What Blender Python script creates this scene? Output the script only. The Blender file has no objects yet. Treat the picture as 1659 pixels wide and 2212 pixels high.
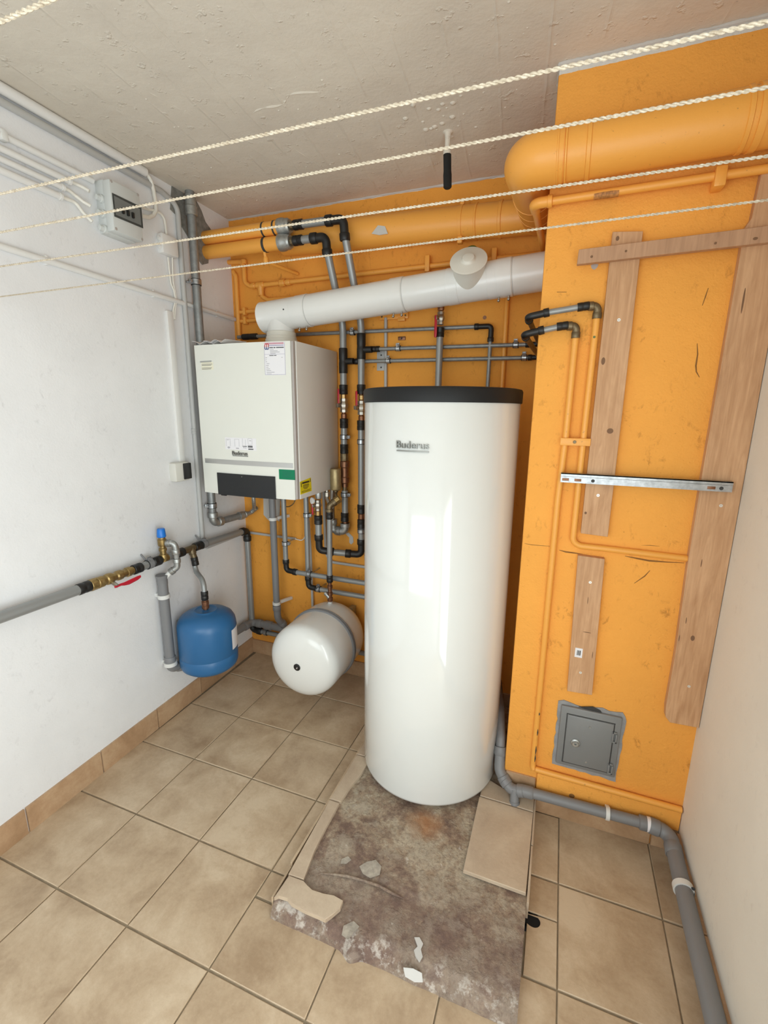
import bpy, bmesh, math, random
from mathutils import Vector, Matrix, noise
random.seed(7)
sc = bpy.context.scene
COL = sc.collection
PI = math.pi

# ---------------------------------------------------------------- camera, light, exposure
cam_d = bpy.data.cameras.new('camera')
cam = bpy.data.objects.new('camera', cam_d)
COL.objects.link(cam)
cam_d.sensor_fit = 'HORIZONTAL'
cam_d.sensor_width = 36.0
cam_d.lens = 21.558
cam_d.clip_start = 0.02
def camera_matrix(loc, pitch, roll, yaw):
    rz = Matrix.Rotation(yaw, 3, 'Z'); rx = Matrix.Rotation(pitch, 3, 'X'); ry = Matrix.Rotation(roll, 3, 'Y')
    r = rz @ rx @ ry
    right, fwd, up = r.col[0], r.col[1], r.col[2]
    m = Matrix.Identity(4)
    for i in range(3):
        m[i][0] = right[i]; m[i][1] = up[i]; m[i][2] = -fwd[i]; m[i][3] = loc[i]
    return m
cam.matrix_world = camera_matrix((1.5256, -0.8048, 1.6603), -0.2192, -0.0100, 0.3626)
sc.camera = cam

world = bpy.data.worlds.new('daylight')
sc.world = world
world.use_nodes = True
wn = world.node_tree.nodes
wn['Background'].inputs[0].default_value = (0.80, 0.90, 1.0, 1)
wn['Background'].inputs[1].default_value = 1.0

def area(name, loc, rot, sx, sy, power, color):
    d = bpy.data.lights.new(name, 'AREA'); d.shape = 'RECTANGLE'; d.size = sx; d.size_y = sy
    d.energy = power; d.color = color
    o = bpy.data.objects.new(name, d); COL.objects.link(o)
    o.location = loc; o.rotation_euler = rot
    return o
# daylight entering by the open door in the right-hand wall, behind the camera; the unseen rear window and its lamp are added for fill
area('door_daylight', (2.16, -0.98, 1.06), (0, math.radians(90), 0), 2.0, 0.82, 37, (0.90, 0.985, 0.985))
area('rear_fill_daylight', (0.80, -1.60, 1.45), (math.radians(90), 0, 0), 1.5, 1.1, 20, (0.90, 0.985, 0.985))

sc.view_settings.view_transform = 'Standard'
sc.view_settings.look = 'None'
sc.view_settings.gamma = 1.0
sc.view_settings.use_curve_mapping = False
sc.view_settings.exposure = 0.0
try:
    sc.cycles.use_denoising = True
    sc.cycles.max_bounces = 10
    sc.cycles.diffuse_bounces = 6
    sc.cycles.caustics_reflective = False
    sc.cycles.caustics_refractive = False
    sc.cycles.sample_clamp_indirect = 6.0
except Exception:
    pass

# ---------------------------------------------------------------- materials
MAT = {}
def nodes(name):
    m = bpy.data.materials.new(name); m.use_nodes = True
    nt = m.node_tree
    b = nt.nodes['Principled BSDF']
    MAT[name] = m
    return m, nt, b
def setc(b, color, rough, metal=0.0, coat=0.0, spec=0.5):
    b.inputs['Base Color'].default_value = (*color, 1)
    b.inputs['Roughness'].default_value = rough
    b.inputs['Metallic'].default_value = metal
    b.inputs['Coat Weight'].default_value = coat
    b.inputs['Coat Roughness'].default_value = 0.05
    b.inputs['Specular IOR Level'].default_value = spec
def coord(nt, kind='Object'):
    return nt.nodes.new('ShaderNodeTexCoord').outputs[kind]
def geo_pos(nt):
    return nt.nodes.new('ShaderNodeNewGeometry').outputs['Position']
def noise_n(nt, vec, scale, detail=4, rough=0.6, dist=0.0):
    n = nt.nodes.new('ShaderNodeTexNoise')
    n.inputs['Scale'].default_value = scale; n.inputs['Detail'].default_value = detail
    n.inputs['Roughness'].default_value = rough; n.inputs['Distortion'].default_value = dist
    nt.links.new(vec, n.inputs['Vector'])
    return n.outputs['Fac']
def stretch(nt, vec, s):
    m = nt.nodes.new('ShaderNodeMapping'); m.inputs['Scale'].default_value = s
    nt.links.new(vec, m.inputs['Vector'])
    return m.outputs['Vector']
def ramp(nt, fac, stops):
    r = nt.nodes.new('ShaderNodeValToRGB')
    while len(r.color_ramp.elements) < len(stops):
        r.color_ramp.elements.new(0.5)
    for e, (p, c) in zip(r.color_ramp.elements, stops):
        e.position = p; e.color = (*c, 1) if len(c) == 3 else c
    nt.links.new(fac, r.inputs['Fac'])
    return r.outputs['Color']
def mask(nt, fac, a, b):
    return ramp(nt, fac, [(a, (0, 0, 0)), (b, (1, 1, 1))])
def mix(nt, fac, a, b):
    m = nt.nodes.new('ShaderNodeMix'); m.data_type = 'RGBA'
    for s, v in ((0, fac), (6, a), (7, b)):
        if isinstance(v, (tuple, float, int)):
            m.inputs[s].default_value = (*v, 1) if isinstance(v, tuple) else v
        else:
            nt.links.new(v, m.inputs[s])
    return m.outputs[2]
def math_n(nt, op, a, b=0.0, c=None):
    m = nt.nodes.new('ShaderNodeMath'); m.operation = op
    for i, v in enumerate((a, b) if c is None else (a, b, c)):
        if isinstance(v, (float, int)): m.inputs[i].default_value = v
        else: nt.links.new(v, m.inputs[i])
    return m.outputs[0]
def sep(nt, vec):
    s = nt.nodes.new('ShaderNodeSeparateXYZ'); nt.links.new(vec, s.inputs[0]); return s.outputs
def bump(nt, b, height, strength, dist=0.002, prev=None):
    n = nt.nodes.new('ShaderNodeBump'); n.inputs['Strength'].default_value = strength
    n.inputs['Distance'].default_value = dist
    nt.links.new(height, n.inputs['Height'])
    if prev is not None: nt.links.new(prev, n.inputs['Normal'])
    nt.links.new(n.outputs[0], b.inputs['Normal'])
    return n.outputs[0]

def plain(name, color, rough, metal=0.0, coat=0.0, grain=0.0, gscale=300, mottle=0.0, mscale=20, spec=0.5):
    m, nt, b = nodes(name); setc(b, color, rough, metal, coat, spec)
    p = geo_pos(nt)
    if mottle:
        f = noise_n(nt, p, mscale, 5)
        lo = tuple(c * (1 - mottle) for c in color); hi = tuple(min(1, c * (1 + mottle * .6)) for c in color)
        nt.links.new(ramp(nt, f, [(0.3, lo), (0.7, hi)]), b.inputs['Base Color'])
    if grain:
        bump(nt, b, noise_n(nt, p, gscale, 3), grain, 0.001)
    return m

plain('black_plastic', (0.009, 0.009, 0.009), 0.45)
plain('cap_black', (0.010, 0.010, 0.0105), 0.5, grain=0.15, gscale=900, spec=0.3)
plain('flap_black', (0.011, 0.012, 0.014), 0.2)
plain('rubber', (0.02, 0.02, 0.02), 0.8)
plain('pipe_grey', (0.30, 0.31, 0.31), 0.38, metal=0.35)
plain('galvanized', (0.42, 0.43, 0.42), 0.42, metal=0.75, mottle=0.25, mscale=60)
plain('steel_painted', (0.27, 0.28, 0.28), 0.42, metal=0.45, mottle=0.2, mscale=40)
plain('zinc', (0.44, 0.46, 0.48), 0.33, metal=0.85, mottle=0.3, mscale=50)
plain('chrome', (0.42, 0.39, 0.34), 0.34, metal=0.9)
plain('brass', (0.36, 0.25, 0.10), 0.36, metal=0.8, mottle=0.3, mscale=60)
plain('brass_dark', (0.20, 0.15, 0.085), 0.45, metal=0.7, mottle=0.3, mscale=60)
plain('brass_bright', (0.40, 0.26, 0.11), 0.34, metal=0.85)
plain('copper', (0.24, 0.115, 0.065), 0.4, metal=0.8, mottle=0.2, mscale=60)
plain('drain_grey', (0.205, 0.207, 0.215), 0.45)
plain('valve_red', (0.48, 0.012, 0.03), 0.32)
plain('tank_blue', (0.022, 0.125, 0.30), 0.36, grain=0.12, gscale=260)
plain('cap_blue', (0.01, 0.17, 0.62), 0.35)
plain('enamel_white', (0.715, 0.725, 0.705), 0.10, coat=0.6)
plain('tank_white', (0.77, 0.775, 0.75), 0.22, coat=0.3)
plain('flue_white', (0.79, 0.79, 0.77), 0.28, coat=0.2)
plain('flue_cream', (0.72, 0.70, 0.63), 0.4)
plain('boiler_white', (0.75, 0.755, 0.70), 0.24, coat=0.2)
plain('boiler_side', (0.70, 0.68, 0.635), 0.42, grain=0.12, gscale=500)
plain('seam_grey', (0.42, 0.38, 0.36), 0.5)
plain('silver_strip', (0.55, 0.55, 0.54), 0.35, metal=0.7)
plain('badge_silver', (0.27, 0.27, 0.25), 0.42, metal=0.5)
plain('badge_dark', (0.16, 0.155, 0.14), 0.4)
plain('cable_white', (0.78, 0.76, 0.70), 0.45)
plain('conduit_white', (0.76, 0.755, 0.74), 0.5, grain=0.2, gscale=120)
plain('conduit_grey', (0.46, 0.46, 0.45), 0.45)
plain('box_grey', (0.60, 0.62, 0.61), 0.5)
plain('window_dark', (0.055, 0.06, 0.058), 0.12)
plain('window_panel', (0.17, 0.18, 0.175), 0.4)
plain('socket_cream', (0.66, 0.65, 0.60), 0.5)
plain('clip_white', (0.70, 0.70, 0.68), 0.5)
plain('paper', (0.80, 0.78, 0.78), 0.6)
plain('sticker_white', (0.80, 0.79, 0.82), 0.45)
plain('sticker_cream', (0.80, 0.77, 0.62), 0.45)
plain('sticker_green', (0.001, 0.185, 0.085), 0.5, spec=0.3)
plain('print_green', (0.003, 0.13, 0.085), 0.4)
plain('sticker_yellow', (0.80, 0.66, 0.01), 0.4)
plain('print_dark', (0.13, 0.13, 0.14), 0.5)
plain('print_grey', (0.42, 0.41, 0.44), 0.5)
plain('print_pink', (0.50, 0.16, 0.22), 0.5)
plain('print_red', (0.52, 0.05, 0.06), 0.5)
plain('print_blue', (0.06, 0.09, 0.24), 0.5)
plain('print_purple', (0.30, 0.27, 0.42), 0.5)
plain('print_black', (0.03, 0.028, 0.02), 0.5)
plain('door_grey', (0.215, 0.222, 0.225), 0.42, metal=0.1, grain=0.1, gscale=400)
plain('line_dark', (0.035, 0.035, 0.035), 0.6)
plain('mortar', (0.30, 0.30, 0.305), 0.8, grain=0.6, gscale=120, mottle=0.2, mscale=30)
plain('cement_light', (0.40, 0.355, 0.295), 0.9, grain=0.6, gscale=140, mottle=0.35, mscale=50)
plain('cement', (0.235, 0.23, 0.21), 0.9, grain=0.8, gscale=140, mottle=0.35, mscale=45)
plain('foam_black', (0.010, 0.010, 0.010), 0.9, grain=0.5, gscale=200)
plain('green_cap', (0.05, 0.12, 0.02), 0.4)
plain('void_black', (0.004, 0.004, 0.004), 0.9)
plain('crack_brown', (0.26, 0.12, 0.03), 0.9)
plain('screw_zinc', (0.75, 0.74, 0.70), 0.35, metal=0.6)
plain('knot', (0.20, 0.105, 0.055), 0.8)
plain('scorch', (0.46, 0.20, 0.055), 0.6, mottle=0.5, mscale=120)
plain('plaster_chip', (0.56, 0.545, 0.52), 0.9, grain=0.5, gscale=150)
plain('clear_tube', (0.34, 0.34, 0.33), 0.12)
plain('dirt_sep', (0.42, 0.33, 0.17), 0.42, metal=0.6, mottle=0.2, mscale=50)

def wall_paint(name, color, scuff, scuff_amt, bump_s, coarse=18, top_white=None):
    m, nt, b = nodes(name); setc(b, color, 0.72, spec=0.25)
    p = geo_pos(nt)
    base = ramp(nt, noise_n(nt, p, 3.0, 6), [(0.3, tuple(c * 0.95 for c in color)), (0.7, tuple(min(1, c * 1.03) for c in color))])
    n1 = noise_n(nt, p, 7.0, 8, 0.72, 1.2)
    n2 = noise_n(nt, stretch(nt, p, (1, 1, .6)), 42.0, 4, 0.7, 0.6)
    sm = math_n(nt, 'MULTIPLY', mask(nt, n1, 0.50, 0.66), mask(nt, n2, 0.54, 0.66))
    spk = mask(nt, noise_n(nt, p, 95.0, 2, 0.5), 0.745, 0.79)
    sm = math_n(nt, 'MAXIMUM', sm, math_n(nt, 'MULTIPLY', spk, 0.8))
    sm = math_n(nt, 'MULTIPLY', sm, scuff_amt)
    colr = mix(nt, sm, base, scuff)
    if top_white:
        z = sep(nt, p)[2]
        zz = math_n(nt, 'ADD', z, math_n(nt, 'MULTIPLY', noise_n(nt, p, 14.0, 4), 0.012))
        colr = mix(nt, math_n(nt, 'GREATER_THAN', zz, top_white), colr, (0.70, 0.69, 0.66))
    nt.links.new(colr, b.inputs['Base Color'])
    h = math_n(nt, 'ADD', math_n(nt, 'MULTIPLY', noise_n(nt, p, coarse, 5), 0.7), math_n(nt, 'MULTIPLY', noise_n(nt, p, 140.0, 3), 0.35))
    bump(nt, b, h, bump_s, 0.006)
    return m
wall_paint('white_wall', (0.80, 0.805, 0.82), (0.42, 0.41, 0.42), 0.30, 0.22)
wall_paint('cream_wall', (0.78, 0.735, 0.655), (0.40, 0.34, 0.30), 0.22, 0.16)
wall_paint('orange_wall', (0.83, 0.365, 0.060), (0.36, 0.13, 0.02), 0.75, 0.45, coarse=26, top_white=2.709)
wall_paint('orange_chimney', (0.90, 0.405, 0.078), (0.42, 0.165, 0.03), 0.62, 0.75, coarse=34, top_white=2.686)

m, nt, b = nodes('orange_paint'); setc(b, (0.85, 0.385, 0.068), 0.40)
p = geo_pos(nt)
nt.links.new(mix(nt, math_n(nt, 'MULTIPLY', mask(nt, noise_n(nt, p, 70, 5, 0.7), 0.66, 0.74), 0.8), (0.85, 0.385, 0.068), (0.26, 0.14, 0.05)), b.inputs['Base Color'])
bump(nt, b, noise_n(nt, p, 60, 3), 0.18, 0.003)

m, nt, b = nodes('ceiling_paint'); setc(b, (0.66, 0.61, 0.53), 0.8, spec=0.2)
p = geo_pos(nt)
base = ramp(nt, noise_n(nt, p, 2.4, 6), [(0.3, (0.62, 0.565, 0.49)), (0.7, (0.72, 0.665, 0.575))])
spk = math_n(nt, 'MULTIPLY', mask(nt, noise_n(nt, p, 60, 3), 0.72, 0.76), 0.45)
nt.links.new(mix(nt, spk, base, (0.34, 0.31, 0.28)), b.inputs['Base Color'])
xyz = sep(nt, p)
# board marks of the formwork, running away from the door, every 15 cm
wob = math_n(nt, 'MULTIPLY', noise_n(nt, p, 2.0, 2), 0.03)
fx = math_n(nt, 'PINGPONG', math_n(nt, 'ADD', math_n(nt, 'ADD', xyz[0], math_n(nt, 'MULTIPLY', xyz[1], 0.10)), wob), 0.075)
ridge = math_n(nt, 'MULTIPLY', mask(nt, fx, 0.0, 0.10), 1.0)
ridge = ramp(nt, fx, [(0.0, (1, 1, 1)), (0.006, (0, 0, 0))])
ridge = math_n(nt, 'MULTIPLY', ridge, mask(nt, noise_n(nt, p, 5.0, 4), 0.42, 0.62))
lump = mask(nt, noise_n(nt, p, 26.0, 3, 0.6), 0.62, 0.72)
h = math_n(nt, 'ADD', math_n(nt, 'MULTIPLY', noise_n(nt, p, 9.0, 7, 0.62), 0.8), math_n(nt, 'ADD', math_n(nt, 'MULTIPLY', ridge, 0.35), math_n(nt, 'MULTIPLY', lump, 0.30)))
bump(nt, b, h, 0.55, 0.012)

def tile_mat(name, c0, c1, c2):
    m, nt, b = nodes(name); setc(b, c1, 0.42)
    p = geo_pos(nt)
    g = nt.nodes.new('ShaderNodeNewGeometry')
    off = nt.nodes.new('ShaderNodeVectorMath'); off.operation = 'SCALE'
    cmb = nt.nodes.new('ShaderNodeCombineXYZ'); nt.links.new(g.outputs['Random Per Island'], cmb.inputs[2])
    nt.links.new(cmb.outputs[0], off.inputs[0]); off.inputs['Scale'].default_value = 9.0
    add = nt.nodes.new('ShaderNodeVectorMath'); add.operation = 'ADD'
    nt.links.new(p, add.inputs[0]); nt.links.new(off.outputs[0], add.inputs[1])
    f = math_n(nt, 'ADD', math_n(nt, 'MULTIPLY', noise_n(nt, add.outputs[0], 5.5, 6, 0.62, 0.4), 0.8), math_n(nt, 'MULTIPLY', noise_n(nt, add.outputs[0], 70, 4, 0.7), 0.2))
    f = math_n(nt, 'ADD', f, math_n(nt, 'MULTIPLY', math_n(nt, 'SUBTRACT', g.outputs['Random Per Island'], 0.5), 0.10))
    c = ramp(nt, f, [(0.30, tuple(v * .93 for v in c0)), (0.5, c1), (0.63, c2)])
    sp = math_n(nt, 'MULTIPLY', mask(nt, noise_n(nt, p, 160, 2), 0.70, 0.78), 0.35)
    nt.links.new(mix(nt, sp, c, tuple(v * 0.45 for v in c0)), b.inputs['Base Color'])
    nt.links.new(ramp(nt, f, [(0.3, (0.36, 0.36, 0.36)), (0.7, (0.5, 0.5, 0.5))]), b.inputs['Roughness'])
    bump(nt, b, noise_n(nt, p, 90, 4), 0.22, 0.002)
tile_mat('floor_tile', (0.38, 0.265, 0.165), (0.50, 0.375, 0.25), (0.60, 0.475, 0.335))
tile_mat('skirting_tile', (0.36, 0.215, 0.115), (0.45, 0.285, 0.165), (0.53, 0.36, 0.22))
tile_mat('edge_tile', (0.43, 0.32, 0.23), (0.50, 0.39, 0.285), (0.57, 0.46, 0.34))
plain('grout', (0.27, 0.215, 0.145), 0.9, grain=0.5, gscale=200, mottle=0.3, mscale=18)

m, nt, b = nodes('concrete'); setc(b, (0.3, 0.24, 0.2), 0.85, spec=0.3)
p = geo_pos(nt); x, y, z = sep(nt, p)
n1 = noise_n(nt, p, 7.0, 10, 0.74, 0.1); n2 = noise_n(nt, p, 17.0, 9, 0.72, 0.1); n3 = noise_n(nt, p, 75, 5, 0.7)
c = ramp(nt, n1, [(0.33, (0.13, 0.08, 0.06)), (0.43, (0.26, 0.175, 0.125)), (0.50, (0.39, 0.295, 0.205)), (0.57, (0.50, 0.42, 0.315)), (0.68, (0.35, 0.25, 0.17))])
c = mix(nt, math_n(nt, 'MULTIPLY', mask(nt, n3, 0.46, 0.64), 0.45), c, (0.12, 0.085, 0.07))
fk = noise_n(nt, p, 10.5, 10, 0.66)
c = mix(nt, math_n(nt, 'MULTIPLY', mask(nt, fk, 0.52, 0.60), 0.6), c, (0.47, 0.40, 0.31))
c = mix(nt, math_n(nt, 'MULTIPLY', math_n(nt, 'SUBTRACT', 1.0, mask(nt, fk, 0.36, 0.46)), 0.6), c, (0.15, 0.095, 0.075))
# dark purplish damp along the front
front = math_n(nt, 'SUBTRACT', 1.0, mask(nt, math_n(nt, 'ADD', y, math_n(nt, 'MULTIPLY', n1, 0.5)), 0.56, 0.84))
c = mix(nt, math_n(nt, 'MULTIPLY', front, 0.5), c, (0.19, 0.125, 0.11))
# flakes of white salts
edge = math_n(nt, 'SUBTRACT', 1.0, mask(nt, math_n(nt, 'ADD', y, math_n(nt, 'MULTIPLY', n2, 0.10)), 0.27, 0.34))
fl = math_n(nt, 'MULTIPLY', mask(nt, n2, 0.52, 0.60), math_n(nt, 'ADD', math_n(nt, 'MULTIPLY', edge, 0.8), 0.0))
fl2 = math_n(nt, 'MULTIPLY', mask(nt, n2, 0.625, 0.66), mask(nt, n1, 0.46, 0.56))
c = mix(nt, math_n(nt, 'MINIMUM', math_n(nt, 'ADD', fl, math_n(nt, 'MULTIPLY', fl2, 0.75)), 1.0), c, (0.60, 0.54, 0.48))
# rust stain in front of the cylinder
dx = math_n(nt, 'SUBTRACT', x, 1.15); dy = math_n(nt, 'SUBTRACT', y, 0.675)
d2 = math_n(nt, 'SQRT', math_n(nt, 'ADD', math_n(nt, 'MULTIPLY', dx, dx), math_n(nt, 'MULTIPLY', dy, dy)))
st = math_n(nt, 'SUBTRACT', 1.0, mask(nt, math_n(nt, 'ADD', d2, math_n(nt, 'MULTIPLY', n2, 0.12)), 0.075, 0.15))
c = mix(nt, math_n(nt, 'MULTIPLY', st, 0.65), c, (0.40, 0.17, 0.06))
nt.links.new(c, b.inputs['Base Color'])
h = math_n(nt, 'ADD', math_n(nt, 'MULTIPLY', n2, 0.7), math_n(nt, 'MULTIPLY', n3, 0.3))
h = math_n(nt, 'ADD', h, math_n(nt, 'MULTIPLY', mask(nt, fk, 0.50, 0.60), 0.25))
bump(nt, b, h, 0.9, 0.012)

def wood(name, c0, c1):
    m, nt, b = nodes(name); setc(b, c1, 0.6, spec=0.3)
    p = coord(nt, 'Object')
    g = noise_n(nt, stretch(nt, p, (1, 1, 0.06)), 70, 6, 0.6, 1.0)
    k = noise_n(nt, stretch(nt, p, (1, 1, 0.35)), 9, 4, 0.6, 1.5)
    c = ramp(nt, math_n(nt, 'ADD', math_n(nt, 'MULTIPLY', g, 0.6), math_n(nt, 'MULTIPLY', k, 0.4)), [(0.33, c0), (0.62, c1)])
    dk = math_n(nt, 'MULTIPLY', mask(nt, noise_n(nt, stretch(nt, p, (1, 1, .5)), 16, 5, 0.6), 0.66, 0.78), 0.5)
    nt.links.new(mix(nt, dk, c, (0.25, 0.13, 0.07)), b.inputs['Base Color'])
    bump(nt, b, g, 0.25, 0.002)
wood('wood', (0.44, 0.235, 0.115), (0.64, 0.385, 0.215))
wood('wood_grey', (0.38, 0.215, 0.125), (0.52, 0.31, 0.185))
m, nt, b = nodes('rope_fibre'); setc(b, (0.5, 0.42, 0.31), 0.8, spec=0.2)
p = geo_pos(nt)
nt.links.new(ramp(nt, noise_n(nt, p, 180, 3), [(0.3, (0.34, 0.27, 0.19)), (0.7, (0.60, 0.53, 0.42))]), b.inputs['Base Color'])

# ---------------------------------------------------------------- mesh helpers
def V(p): return Vector(p)
def basis(d):
    d = V(d).normalized()
    a = Vector((0, 0, 1)) if abs(d.z) < 0.9 else Vector((1, 0, 0))
    u = d.cross(a).normalized(); w = d.cross(u).normalized()
    return d, u, w
def fillet(pts, r, n=7):
    pts = [V(p) for p in pts]
    if r <= 0 or len(pts) < 3: return pts
    out = [pts[0]]
    for i in range(1, len(pts) - 1):
        a, b, c = pts[i - 1], pts[i], pts[i + 1]
        d1 = (a - b); d2 = (c - b); l1, l2 = d1.length, d2.length
        d1.normalize(); d2.normalize()
        ang = d1.angle(d2)
        if ang > PI - 0.05: out.append(b); continue
        t = min(r / math.tan(ang / 2), l1 * 0.49, l2 * 0.49)
        rr = t * math.tan(ang / 2)
        cen = b + (d1 + d2).normalized() * (rr / math.sin(ang / 2))
        s = b + d1 * t - cen; e = b + d2 * t - cen
        for k in range(n + 1):
            f = k / n
            v = s.lerp(e, f)
            out.append(cen + v.normalized() * rr)
    out.append(pts[-1])
    return out
class M:
    def __init__(self): self.v = []; self.f = []
    def add(self, vs, fs):
        o = len(self.v); self.v += [V(x) for x in vs]; self.f += [[i + o for i in f] for f in fs]; return self
    def tube(self, pts, r, seg=16, caps=True):
        pts = [V(p) for p in pts]; n = len(pts)
        vs = []; fs = []
        t0 = (pts[1] - pts[0]).normalized(); _, u, w = basis(t0); prev = t0
        for i, p in enumerate(pts):
            t = (pts[min(i + 1, n - 1)] - pts[max(i - 1, 0)]).normalized()
            q = prev.rotation_difference(t); u = q @ u; w = q @ w; prev = t
            rr = r[i] if isinstance(r, (list, tuple)) else r
            for k in range(seg):
                a = 2 * PI * k / seg
                vs.append(p + u * (rr * math.cos(a)) + w * (rr * math.sin(a)))
        for i in range(n - 1):
            for k in range(seg):
                k2 = (k + 1) % seg
                fs.append([i * seg + k, i * seg + k2, (i + 1) * seg + k2, (i + 1) * seg + k])
        if caps:
            fs.append(list(range(seg))[::-1]); fs.append([(n - 1) * seg + k for k in range(seg)])
        return self.add(vs, fs)
    def lathe(self, o, d, prof, seg=24):
        o = V(o); d, u, w = basis(d); vs = []; fs = []; n = len(prof)
        for t, r in prof:
            r = max(r, 1e-5)
            for k in range(seg):
                a = 2 * PI * k / seg
                vs.append(o + d * t + u * (r * math.cos(a)) + w * (r * math.sin(a)))
        for i in range(n - 1):
            for k in range(seg):
                k2 = (k + 1) % seg
                fs.append([i * seg + k, i * seg + k2, (i + 1) * seg + k2, (i + 1) * seg + k])
        fs.append(list(range(seg))[::-1]); fs.append([(n - 1) * seg + k for k in range(seg)])
        return self.add(vs, fs)
    def cyl(self, a, b, r, seg=20, ch=0.0):
        a = V(a); b = V(b); l = (b - a).length
        pr = [(0, r - ch), (ch, r), (l - ch, r), (l, r - ch)] if ch else [(0, r), (l, r)]
        return self.lathe(a, b - a, pr, seg)
    def box(self, c, s, bev=0.0, rot=None, seg=2):
        bm = bmesh.new(); bmesh.ops.create_cube(bm, size=1.0)
        for v in bm.verts: v.co = Vector((v.co.x * s[0], v.co.y * s[1], v.co.z * s[2]))
        if bev: bmesh.ops.bevel(bm, geom=bm.edges[:], offset=bev, segments=seg, profile=0.5, affect='EDGES')
        bm.verts.ensure_lookup_table()
        R = rot.to_3x3() if rot is not None else Matrix.Identity(3)
        self.add([R @ v.co + V(c) for v in bm.verts], [[v.index for v in f.verts] for f in bm.faces]); bm.free()
        return self
    def span(self, a, b, bev=0.0):
        c = [(a[i] + b[i]) / 2 for i in range(3)]; s = [abs(a[i] - b[i]) for i in range(3)]
        return self.box(c, s, bev)
    def prism(self, poly, off):
        poly = [V(p) for p in poly]; n = len(poly); off = V(off)
        vs = poly + [p + off for p in poly]
        fs = [list(range(n)), [n + i for i in range(n)][::-1]]
        for i in range(n): fs.append([i, n + i, n + (i + 1) % n, (i + 1) % n])
        return self.add(vs, fs)
    def ball(self, c, r, seg=16):
        pr = [(-r * math.cos(PI * k / 10), r * math.sin(PI * k / 10)) for k in range(11)]
        return self.lathe(c, (0, 0, 1), pr, seg)

WO = {}
def obj(name, m, mat, parent=None, ang=38, label=None, keep_origin=False):
    me = bpy.data.meshes.new(name)
    vs = m.v
    if keep_origin: c = Vector((0, 0, 0))
    else:
        lo = Vector([min(v[i] for v in vs) for i in range(3)]); hi = Vector([max(v[i] for v in vs) for i in range(3)])
        c = (lo + hi) / 2
    me.from_pydata([tuple(v - c) for v in vs], [], m.f)
    bm = bmesh.new(); bm.from_mesh(me); bmesh.ops.recalc_face_normals(bm, faces=bm.faces[:]); bm.to_mesh(me); bm.free()
    me.materials.append(MAT[mat] if isinstance(mat, str) else mat)
    for p in me.polygons: p.use_smooth = True
    me.set_sharp_from_angle(angle=math.radians(ang))
    if ang == 0:
        for p in me.polygons: p.use_smooth = False
    o = bpy.data.objects.new(name, me); COL.objects.link(o)
    if parent is not None:
        o.parent = parent; o.location = c - WO[parent]
    else: o.location = c
    WO[o] = c
    if label: o['label'] = label
    return o
def tag(o, label, cat, group=None, kind=None):
    o['label'] = label; o['category'] = cat
    if group: o['group'] = group
    if kind: o['kind'] = kind
    return o
def thing(name, label, cat, loc, group=None):
    o = bpy.data.objects.new(name, None); COL.objects.link(o)
    o.location = loc; o.empty_display_size = 0.05; WO[o] = V(loc)
    return tag(o, label, cat, group)
def struct(name, m, mat, ang=30, parent=None):
    o = obj(name, m, mat, parent, ang=ang)
    if parent is None: o['kind'] = 'structure'
    return o

# pipe pieces, each a mesh of its own under the run it belongs to
def pipe(t, pts, r, mat, bend=0.0, name='pipe', seg=16, label=None):
    return obj(name, M().tube(fillet(pts, bend), r, seg), mat, t, label=label)
def sleeve(t, c, d, l, r, mat='black_plastic', name='coupling', label=None):
    d = V(d).normalized(); c = V(c)
    return obj(name, M().lathe(c - d * l / 2, d, [(0, r * .93), (l * .04, r), (l * .42, r), (l * .45, r * .96), (l * .55, r * .96), (l * .58, r), (l * .96, r), (l, r * .93)], 22), mat, t, label=label)
def elbow(t, a, c, b, r, mat='black_plastic', name='elbow', collar=1.22, bend=None):
    a, c, b = V(a), V(c), V(b)
    m = M().tube(fillet([a, c, b], bend or r * 1.3), r, 18)
    for e in (a, b):
        dd = (c - e).normalized(); l = min((c - e).length * .5, r * 1.6)
        m.lathe(e, dd, [(0, r * collar * .94), (l * .08, r * collar), (l * .9, r * collar), (l, r * collar * .9)], 22)
    return obj(name, m, mat, t)
def clamp(t, c, d, r, side, stem=None, w=0.020, mat='zinc'):
    c = V(c); d = V(d).normalized(); s = V(side).normalized()
    m = M().lathe(c - d * w / 2, d, [(0, r + .0015), (0, r + .005), (w, r + .005), (w, r + .0015)], 24)
    o1 = c + s * (r + .009)
    n = d.cross(s).normalized()
    for k in (-1, 1):
        m.box(o1 + n * (.0045 * k), (.016, .003, w * .9) , .0008, Matrix((s, n, d)).transposed())
    m.cyl(o1 - n * .012, o1 + n * .012, .0042, 8)
    m.cyl(o1 + n * .010, o1 + n * .015, .0065, 6)
    if stem is not None:
        q = V(stem); e = c + (q - c).normalized() * (r + .004)
        m.cyl(e, q, .0045, 10)
    cl = obj('clamp', m, mat, t)
    obj('rubber_lining', M().lathe(c - d * (w / 2 + .003), d, [(0, r + .0003), (0, r + .0038), (w + .006, r + .0038), (w + .006, r + .0003)], 24), 'rubber', cl)
    return cl
def plastic_clip(t, c, d, r, wall, w=0.016, mat='clip_white', name='clip'):
    c = V(c); d = V(d).normalized(); q = V(wall)
    m = M().lathe(c - d * w / 2, d, [(0, r + .0006), (0, r + .005), (w, r + .005), (w, r + .0006)], 24)
    s = (q - c); l = s.length; s.normalize(); n = d.cross(s)
    m.box(c + s * ((r + .003 + l) / 2), (max(l - r - .003, .004), .018, w), .001, Matrix((s, n, d)).transposed())
    return obj(name, m, mat, t)
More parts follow.
